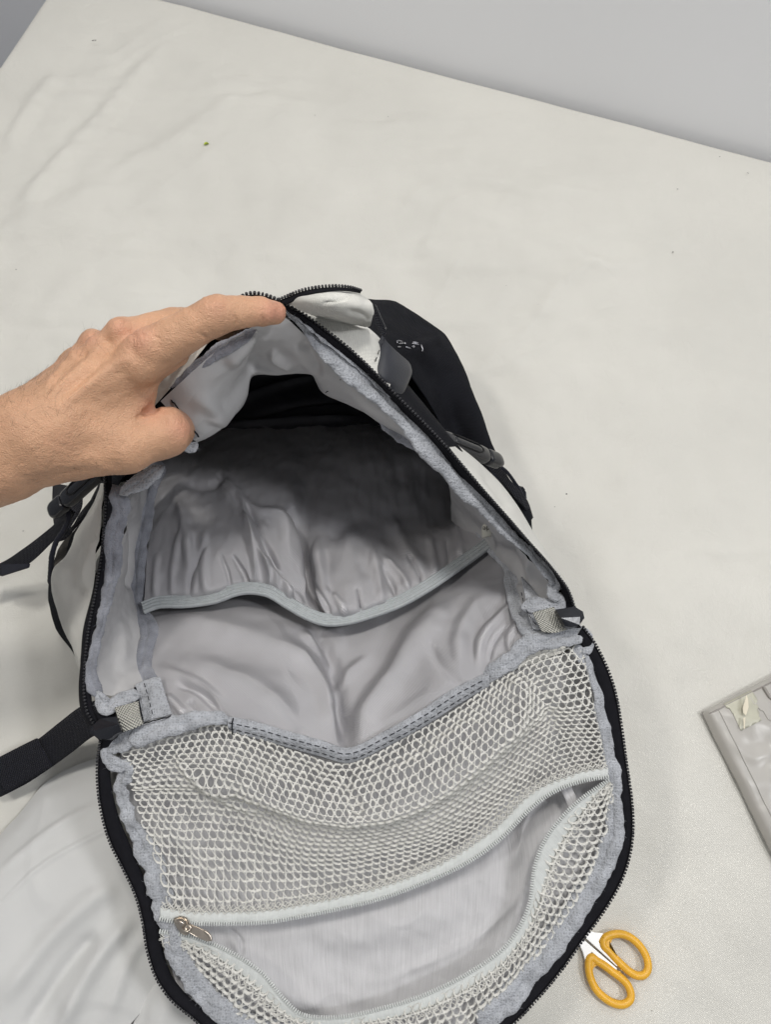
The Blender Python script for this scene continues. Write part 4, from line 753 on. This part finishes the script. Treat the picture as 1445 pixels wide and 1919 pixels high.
slab('blade', [Z(p, .0072) for p in [(325, 395), (375, 318), (480, 345), (592, 355), (520, 470), (800, 745), (800, 790), (770, 800)] + [(-500, -400), (-300, -380), (150, 160)][::1]][:8] + [Z((-560, -420), .0072), Z((-420, -420), .0072)][:0] , .0016, BLADE, scs, .0003)
slab('blade', [Z(p, .0066) for p in [(300, 420), (250, 480), (310, 600), (345, 735), (430, 605), (720, 870), (760, 870), (775, 830)]], .0016, BLADE, scs, .0003)
slab('blade_tip', [Z(p, .0064) for p in [(360, 330), (250, 480), (-150, 220), (-600, -250), (-250, -50)]], .0016, BLADE, scs, .0003)

# ================================================================= VINYL POUCH
pc = [W(1312, 1336, 0), W(1650, 1165, 0), W(1556, 1830, 0), W(1850, 1640, 0)]
n_ = 90; u = np.linspace(0, 1, n_)[None, :, None]; v = np.linspace(0, 1, 110)[:, None, None]
A_, B_, C_, D_ = [np.array(p) for p in pc]; G = (A_ * (1 - u) + B_ * u) * (1 - v) + (C_ * (1 - u) + D_ * u) * v
dd = np.minimum(np.minimum(u * .2, (1 - u) * .2), np.minimum(v * .28, (1 - v) * .28))[..., 0]
G[..., 2] = .004 + .007 * np.clip(dd / .0035, 0, 1) ** .5 + .006 * np.clip(dd / .05, 0, 1) + .0016 * fbm(G, 26, 3, 3) + .0012 * np.maximum(0, 1 - 8 * np.abs(fbm(G, 12, 33, 2)))
ctr = G.mean((0, 1)); G = G.copy()
po_ = sheet('vinyl_pouch', G, VINYL, None); po_['label'] = 'grey translucent vinyl pouch with torn yellowed tape at the right edge'; po_['category'] = 'pouch'
side = np.concatenate([G[0], G[:, -1][1:], G[-1][::-1][1:], G[::-1, 0][1:]]); lo_ = side.copy(); lo_[:, 2] = .0035
sheet('pouch_gusset', np.array([side, (side + lo_) / 2, lo_]), VINYLD, po_)
def onp(u_, v_, dz=.0005):
    i = min(int(v_ * 109), 108); j = min(int(u_ * 89), 88); return G[i, j] + [0, 0, dz]
tube('pouch_seam', even(np.array([onp(.06, t, .0002) for t in np.linspace(.02, .98, 60)]), n=120), .0006, VINYL, po_, 6)
tube('pouch_seam', even(np.array([onp(t, .02, .0002) for t in np.linspace(.02, .98, 60)]), n=120), .0006, VINYLD, po_, 6)
tube('pouch_zipper', even(np.array([onp(.30 + .06 * t, .02 + .9 * t, .0008) for t in np.linspace(0, 1, 40)]), n=120), .0014, VINYLD, po_, 8)
tube('pouch_fold', even(np.array([onp(.215 + .07 * t, .03 + .25 * t, .0004) for t in np.linspace(0, 1, 30)]), n=60), .0005, VINYL, po_, 6)
tz = .0195
G2 = np.array([[onp(a_, b_, .0007) for a_ in np.linspace(.10 + .03 * b_, .24 - .5 * max(0, b_ - .06), 14)] for b_ in np.linspace(.012, .135, 18)]); sheet('aged_tape', G2, TAPEY, po_, .0002)
slab('torn_paper', [(1400, 1302, tz), (1403, 1310, tz), (1404, 1325, tz), (1399, 1341, tz), (1394, 1336, tz), (1393, 1327, tz), (1397, 1314, tz)], .0004, PAPER, po_, 0)
slab('torn_paper', [(1394, 1345, tz), (1398, 1344, tz), (1397, 1366, tz), (1395, 1365, tz)], .0004, PAPER, po_, 0)

# ================================================================= PERSON (left hand and forearm)
per = empty('person', tuple(W(150, 800, 0)), 'bare left hand and forearm reaching in to hold the backpack lip open', 'person')
CH = {  # chains of (x, y, z, r)
 'arm': [(-420, 985, .24, 135), (-200, 925, .262, 116), (0, 850, .280, 96), (70, 812, .288, 86), (110, 790, .29, 80)],
 'pi': [(70, 800, .288, 76), (265, 676, .303, 45)], 'pm': [(70, 790, .284, 66), (228, 640, .300, 38)], 'pr': [(60, 785, .276, 62), (178, 658, .288, 35)], 'pp': [(50, 785, .268, 58), (143, 684, .272, 32)],
 'th0': [(90, 846, .280, 70), (235, 836, .276, 55)], 'th1': [(235, 836, .276, 55), (308, 812, .272, 45)], 'th2': [(308, 812, .272, 45), (326, 806, .245, 38)],
 'web': [(150, 800, .280, 84), (222, 765, .282, 62), (256, 738, .286, 40)], 'pad': [(262, 695, .292, 44), (325, 662, .296, 36)],
 'index': [(265, 674, .305, 45), (330, 632, .313, 39), (397, 594, .319, 36), (412, 590, .319, 35), (455, 584, .315, 29), (490, 584, .311, 26.5), (514, 586, .306, 22)],
 'middle': [(228, 640, .300, 38), (325, 608, .291, 31), (390, 602, .268, 27), (440, 625, .24, 22)],
 'ring': [(178, 658, .288, 35), (275, 650, .262, 28), (335, 665, .24, 25), (370, 695, .22, 21)],
 'pinky': [(143, 684, .272, 31), (215, 695, .25, 25), (270, 710, .235, 22)]}
prims = []
for nme, pts in CH.items():
    for p, q_ in zip(pts[:-1], pts[1:]): prims.append((nme, W(*p[:3]), W(*q_[:3]), rad(*p), rad(*q_)))
def sdf(X):
    groups = {}
    for nme, a_, b_, ra, rb in prims:
        ab = b_ - a_; t = np.clip(((X - a_) @ ab) / (ab @ ab), 0, 1); d = np.linalg.norm(X - a_ - t[:, None] * ab, axis=1) - (ra + t * (rb - ra))
        g = nme if nme in ('index', 'middle', 'ring', 'pinky', 'th2') else 'palm'; groups.setdefault(g, []).append(d)
    def smin(ds, k):
        D = np.stack(ds); m = D.min(0); return m - k * np.log(np.exp(-(D - m) / k).sum(0))
    def sm2(a_, b_, k): h = np.clip(.5 + .5 * (b_ - a_) / k, 0, 1); return b_ * (1 - h) + a_ * h - k * h * (1 - h)
    r = smin(groups['palm'], .0024) + .0022
    r = sm2(r, smin(groups['th2'], .001), .006)
    for f in ('index', 'middle', 'ring', 'pinky'): r = sm2(r, smin(groups[f], .0004) , .0035)
    return r
allp = np.array([p for _, a_, b_, _, _ in prims for p in (a_, b_)]); lo3 = allp.min(0) - .035; hi3 = allp.max(0) + .035; lo3[0] = max(lo3[0], W(-330, 900, .25)[0]); h_ = .0016
dims = ((hi3 - lo3) / h_).astype(int) + 1; ax_ = [lo3[k] + h_ * np.arange(dims[k]) for k in range(3)]
X = np.stack(np.meshgrid(*ax_, indexing='ij'), -1).reshape(-1, 3); Fv = np.concatenate([sdf(c) for c in np.array_split(X, 12)]).reshape(dims)
def surface_nets(F, lo, h):
    s = F < 0; nx, ny, nz = F.shape; cnt = np.zeros((nx - 1, ny - 1, nz - 1)); pos = np.zeros((nx - 1, ny - 1, nz - 1, 3))
    cor = [(i, j, k) for i in (0, 1) for j in (0, 1) for k in (0, 1)]; sl = lambda c: F[c[0]:nx - 1 + c[0], c[1]:ny - 1 + c[1], c[2]:nz - 1 + c[2]]
    for a_ in cor:
        for b_ in cor:
            if sum(b_) - sum(a_) == 1 and all(y >= x for x, y in zip(a_, b_)):
                fa, fb = sl(a_), sl(b_); m = (fa < 0) != (fb < 0); t = np.where(m, fa / np.where(m, fa - fb, 1), 0)
                for d in range(3): pos[..., d] += np.where(m, a_[d] + t * (b_[d] - a_[d]), 0)
                cnt += m
    m = cnt > 0; idx = -np.ones(cnt.shape, int); idx[m] = np.arange(m.sum()); base_ = np.stack(np.nonzero(m), -1); V = lo + h * (base_ + pos[m] / cnt[m][:, None]); Fs = []
    for d in range(3):
        a_ = F[tuple(slice(0, -1) if k == d else slice(None) for k in range(3))] < 0; b_ = F[tuple(slice(1, None) if k == d else slice(None) for k in range(3))] < 0
        e = np.stack(np.nonzero(a_ != b_), -1); o1, o2 = [k for k in range(3) if k != d]; ok = (e[:, o1] > 0) & (e[:, o2] > 0) & (e[:, o1] < F.shape[o1] - 1) & (e[:, o2] < F.shape[o2] - 1); e = e[ok]; ins = a_[tuple(e.T)]
        def g(da, db): q = e.copy(); q[:, o1] -= da; q[:, o2] -= db; return idx[tuple(q.T)]
        f = np.stack([g(0, 0), g(1, 0), g(1, 1), g(0, 1)], -1); 
        fl_ = ins if d != 1 else ~ins; f = np.where(fl_[:, None], f, f[:, ::-1]); Fs.append(f)
    return V, np.concatenate(Fs)
V, Fh = surface_nets(Fv, lo3, h_)
me = mesh_np(V, Fh); bm = bmesh.new(); bm.from_mesh(me); bmesh.ops.recalc_face_normals(bm, faces=bm.faces)
bmesh.ops.subdivide_edges(bm, edges=bm.edges[:], cuts=1, use_grid_fill=True)
bm.to_mesh(me); bm.free(); nV = len(me.vertices); V = np.zeros(nV * 3, np.float32); me.vertices.foreach_get('co', V); V = V.reshape(-1, 3).astype(float)
def gradn(V):
    e = .0004; return np.stack([sdf(V + np.eye(3)[k] * e) - sdf(V - np.eye(3)[k] * e) for k in range(3)], -1) / (2 * e)
for it in range(3):
    g = gradn(V); V = V - (sdf(V) / np.maximum((g * g).sum(1), .2))[:, None] * g
g = gradn(V); Nn = g / (np.linalg.norm(g, axis=1, keepdims=True) + 1e-9)
# anatomical relief: knuckles, tendons, creases
Dp = np.zeros(len(V)); vis = np.clip(Nn[:, 2] * 2 + .6, 0, 1)
def line(pts, wpx, amp, both=False):
    d, t = poly_dist(V, pts); tp = np.clip(5 * t, 0, 1) * np.clip(5 * (1 - t), 0, 1); return amp * tp * np.exp(-(d / wpx) ** 2) * (1 if both else vis)
def blob(x, y, r, amp): px, py = proj(V); return amp * np.exp(-((px - x) ** 2 + (py - y) ** 2) / r ** 2) * vis
for x, y, r, am in [(268, 640, 26, .0022), (222, 612, 18, .003), (170, 634, 16, .0028), (140, 664, 14, .0018), (405, 572, 20, .0012), (335, 800, 24, .001), (120, 800, 40, .001), (325, 776, 16, .0012), (245, 660, 18, -.0012), (200, 640, 10, -.0022), (155, 665, 9, -.0018)]: Dp += blob(x, y, r, am)
for pts, wd, am in [([(100, 770), (180, 710), (250, 660)], 11, .0016), ([(85, 750), (150, 690), (215, 628)], 8, .0017), ([(75, 735), (125, 680), (168, 640)], 7, .0014), ([(120, 745), (180, 685), (220, 652)], 8, -.0014), ([(140, 820), (210, 800), (280, 770)], 18, .0010), ([(150, 770), (215, 735), (260, 715)], 16, -.0010),
                    ([(265, 775), (280, 768), (300, 762)], 5, -.0035), ([(250, 786), (270, 775), (290, 768)], 4, -.0015), ([(283, 770), (292, 745), (320, 715)], 7, -.0012), ([(270, 745), (300, 715), (335, 690)], 3, -.0004),
                    ([(372, 655), (392, 640), (368, 622)], 4, -.0008), ([(438, 613), (443, 600), (436, 590)], 3, -.0006), ([(490, 606), (492, 596), (488, 590)], 3, -.0005), ([(370, 652), (362, 672), (366, 690)], 5, .0008),
                    ([(60, 905), (120, 890), (190, 880)], 12, -.0008)]: Dp += line(pts, wd, am)
for k in range(9):  # fine knuckle wrinkles
    x = 388 + k * 4.2; Dp += line([(x - 4, 556), (x + 3, 566), (x + 4, 578), (x - 2, 590)], 1.6, -.0006)
for k in range(8):
    x = 248 + k * 7; y = 640 + (k % 3) * 3; Dp += line([(x - 7, y - 20 + k), (x + 2, y - 8), (x + 3, y + 4), (x - 4, y + 16)], 1.9, -.0006)
for k in range(7): x = 298 + k * 6; Dp += line([(x, 778 + k), (x + 6, 788), (x + 4, 802)], 1.7, -.0005)
for k in range(5): Dp += line([(212 + k * 5, 600), (216 + k * 5, 608), (215 + k * 5, 618)], 1.5, -.0005)
Dp += .00035 * fbm(V, 120, 4, 3) + .00012 * fbm(V * [1, 1, .5], 600, 4, 2)
V = V + Nn * Dp[:, None]
me.vertices.foreach_set('co', V.astype(np.float32).ravel()); me.update()
bl = blob(520, 590, 34, 1) + .8 * blob(345, 800, 30, 1) + .55 * blob(265, 635, 26, 1) + .5 * blob(222, 612, 18, 1) + .4 * blob(405, 575, 22, 1) + .5 * blob(170, 634, 18, 1) + .6 * blob(285, 765, 26, 1) + .25 * np.maximum(fbm(V, 35, 9, 3), 0) * vis
at = me.attributes.new('blush', 'FLOAT', 'POINT'); at.data.foreach_set('value', np.clip(bl, 0, 1).astype(np.float32))
nt = SKIN.node_tree; an = nt.nodes.new('ShaderNodeAttribute'); an.attribute_name = 'blush'; mx = nt.nodes.new('ShaderNodeMix'); mx.data_type = 'RGBA'; pb = nt.nodes['Principled BSDF']
src = pb.inputs['Base Color'].links[0].from_socket; mm = nt.nodes.new('ShaderNodeMath'); mm.operation = 'MULTIPLY'; mm.inputs[1].default_value = .55
nt.links.new(an.outputs['Fac'], mm.inputs[0]); nt.links.new(mm.outputs[0], mx.inputs[0]); nt.links.new(src, mx.inputs[6]); mx.inputs[7].default_value = (.62, .27, .20, 1); nt.links.new(mx.outputs[2], pb.inputs['Base Color'])
hand = link('body', me, SKIN, per)
# hairs on the wrist and back of the hand
n = 2600; i = rng.integers(0, len(V), 40000); P = V[i]; px, py = proj(P); nz = Nn[i][:, 2]
dens = np.clip((260 - px) / 220, 0, 1) * (nz > .0) * np.clip((np.abs(py - (850 - px * .4)) / 120), .12, 1); keep = rng.uniform(size=len(P)) < dens * .8; P = P[keep][:n]; Nk = Nn[i][keep][:n]
adir = W(-100, 900, .28) - W(100, 790, .28); adir /= np.linalg.norm(adir)
a = Acc(); sdv = np.cross(adir, [0, 0, 1.])
for k in range(len(P)):
    d = -adir * rng.uniform(.1, .9) + sdv * rng.normal() * .8; d -= Nk[k] * (d @ Nk[k]); d /= np.linalg.norm(d); L_ = rng.uniform(.003, .008); tt = np.linspace(0, 1, 5)[:, None]
    lift = Nk[k] * rng.uniform(.15, .5); cur = P[k] + d * tt * L_ + lift * tt * L_ * (1 - .4 * tt) + sdv * (tt ** 2) * L_ * rng.normal() * .3; s = np.cross(d, Nk[k]) * .000035 * (1 - .8 * tt)
    a.add(np.concatenate([cur - s, cur + s]), [(j, j + 1, j + 6, j + 5) for j in range(4)])
o = a.obj('arm_hair', HAIR, hand, False); o['kind'] = 'stuff'
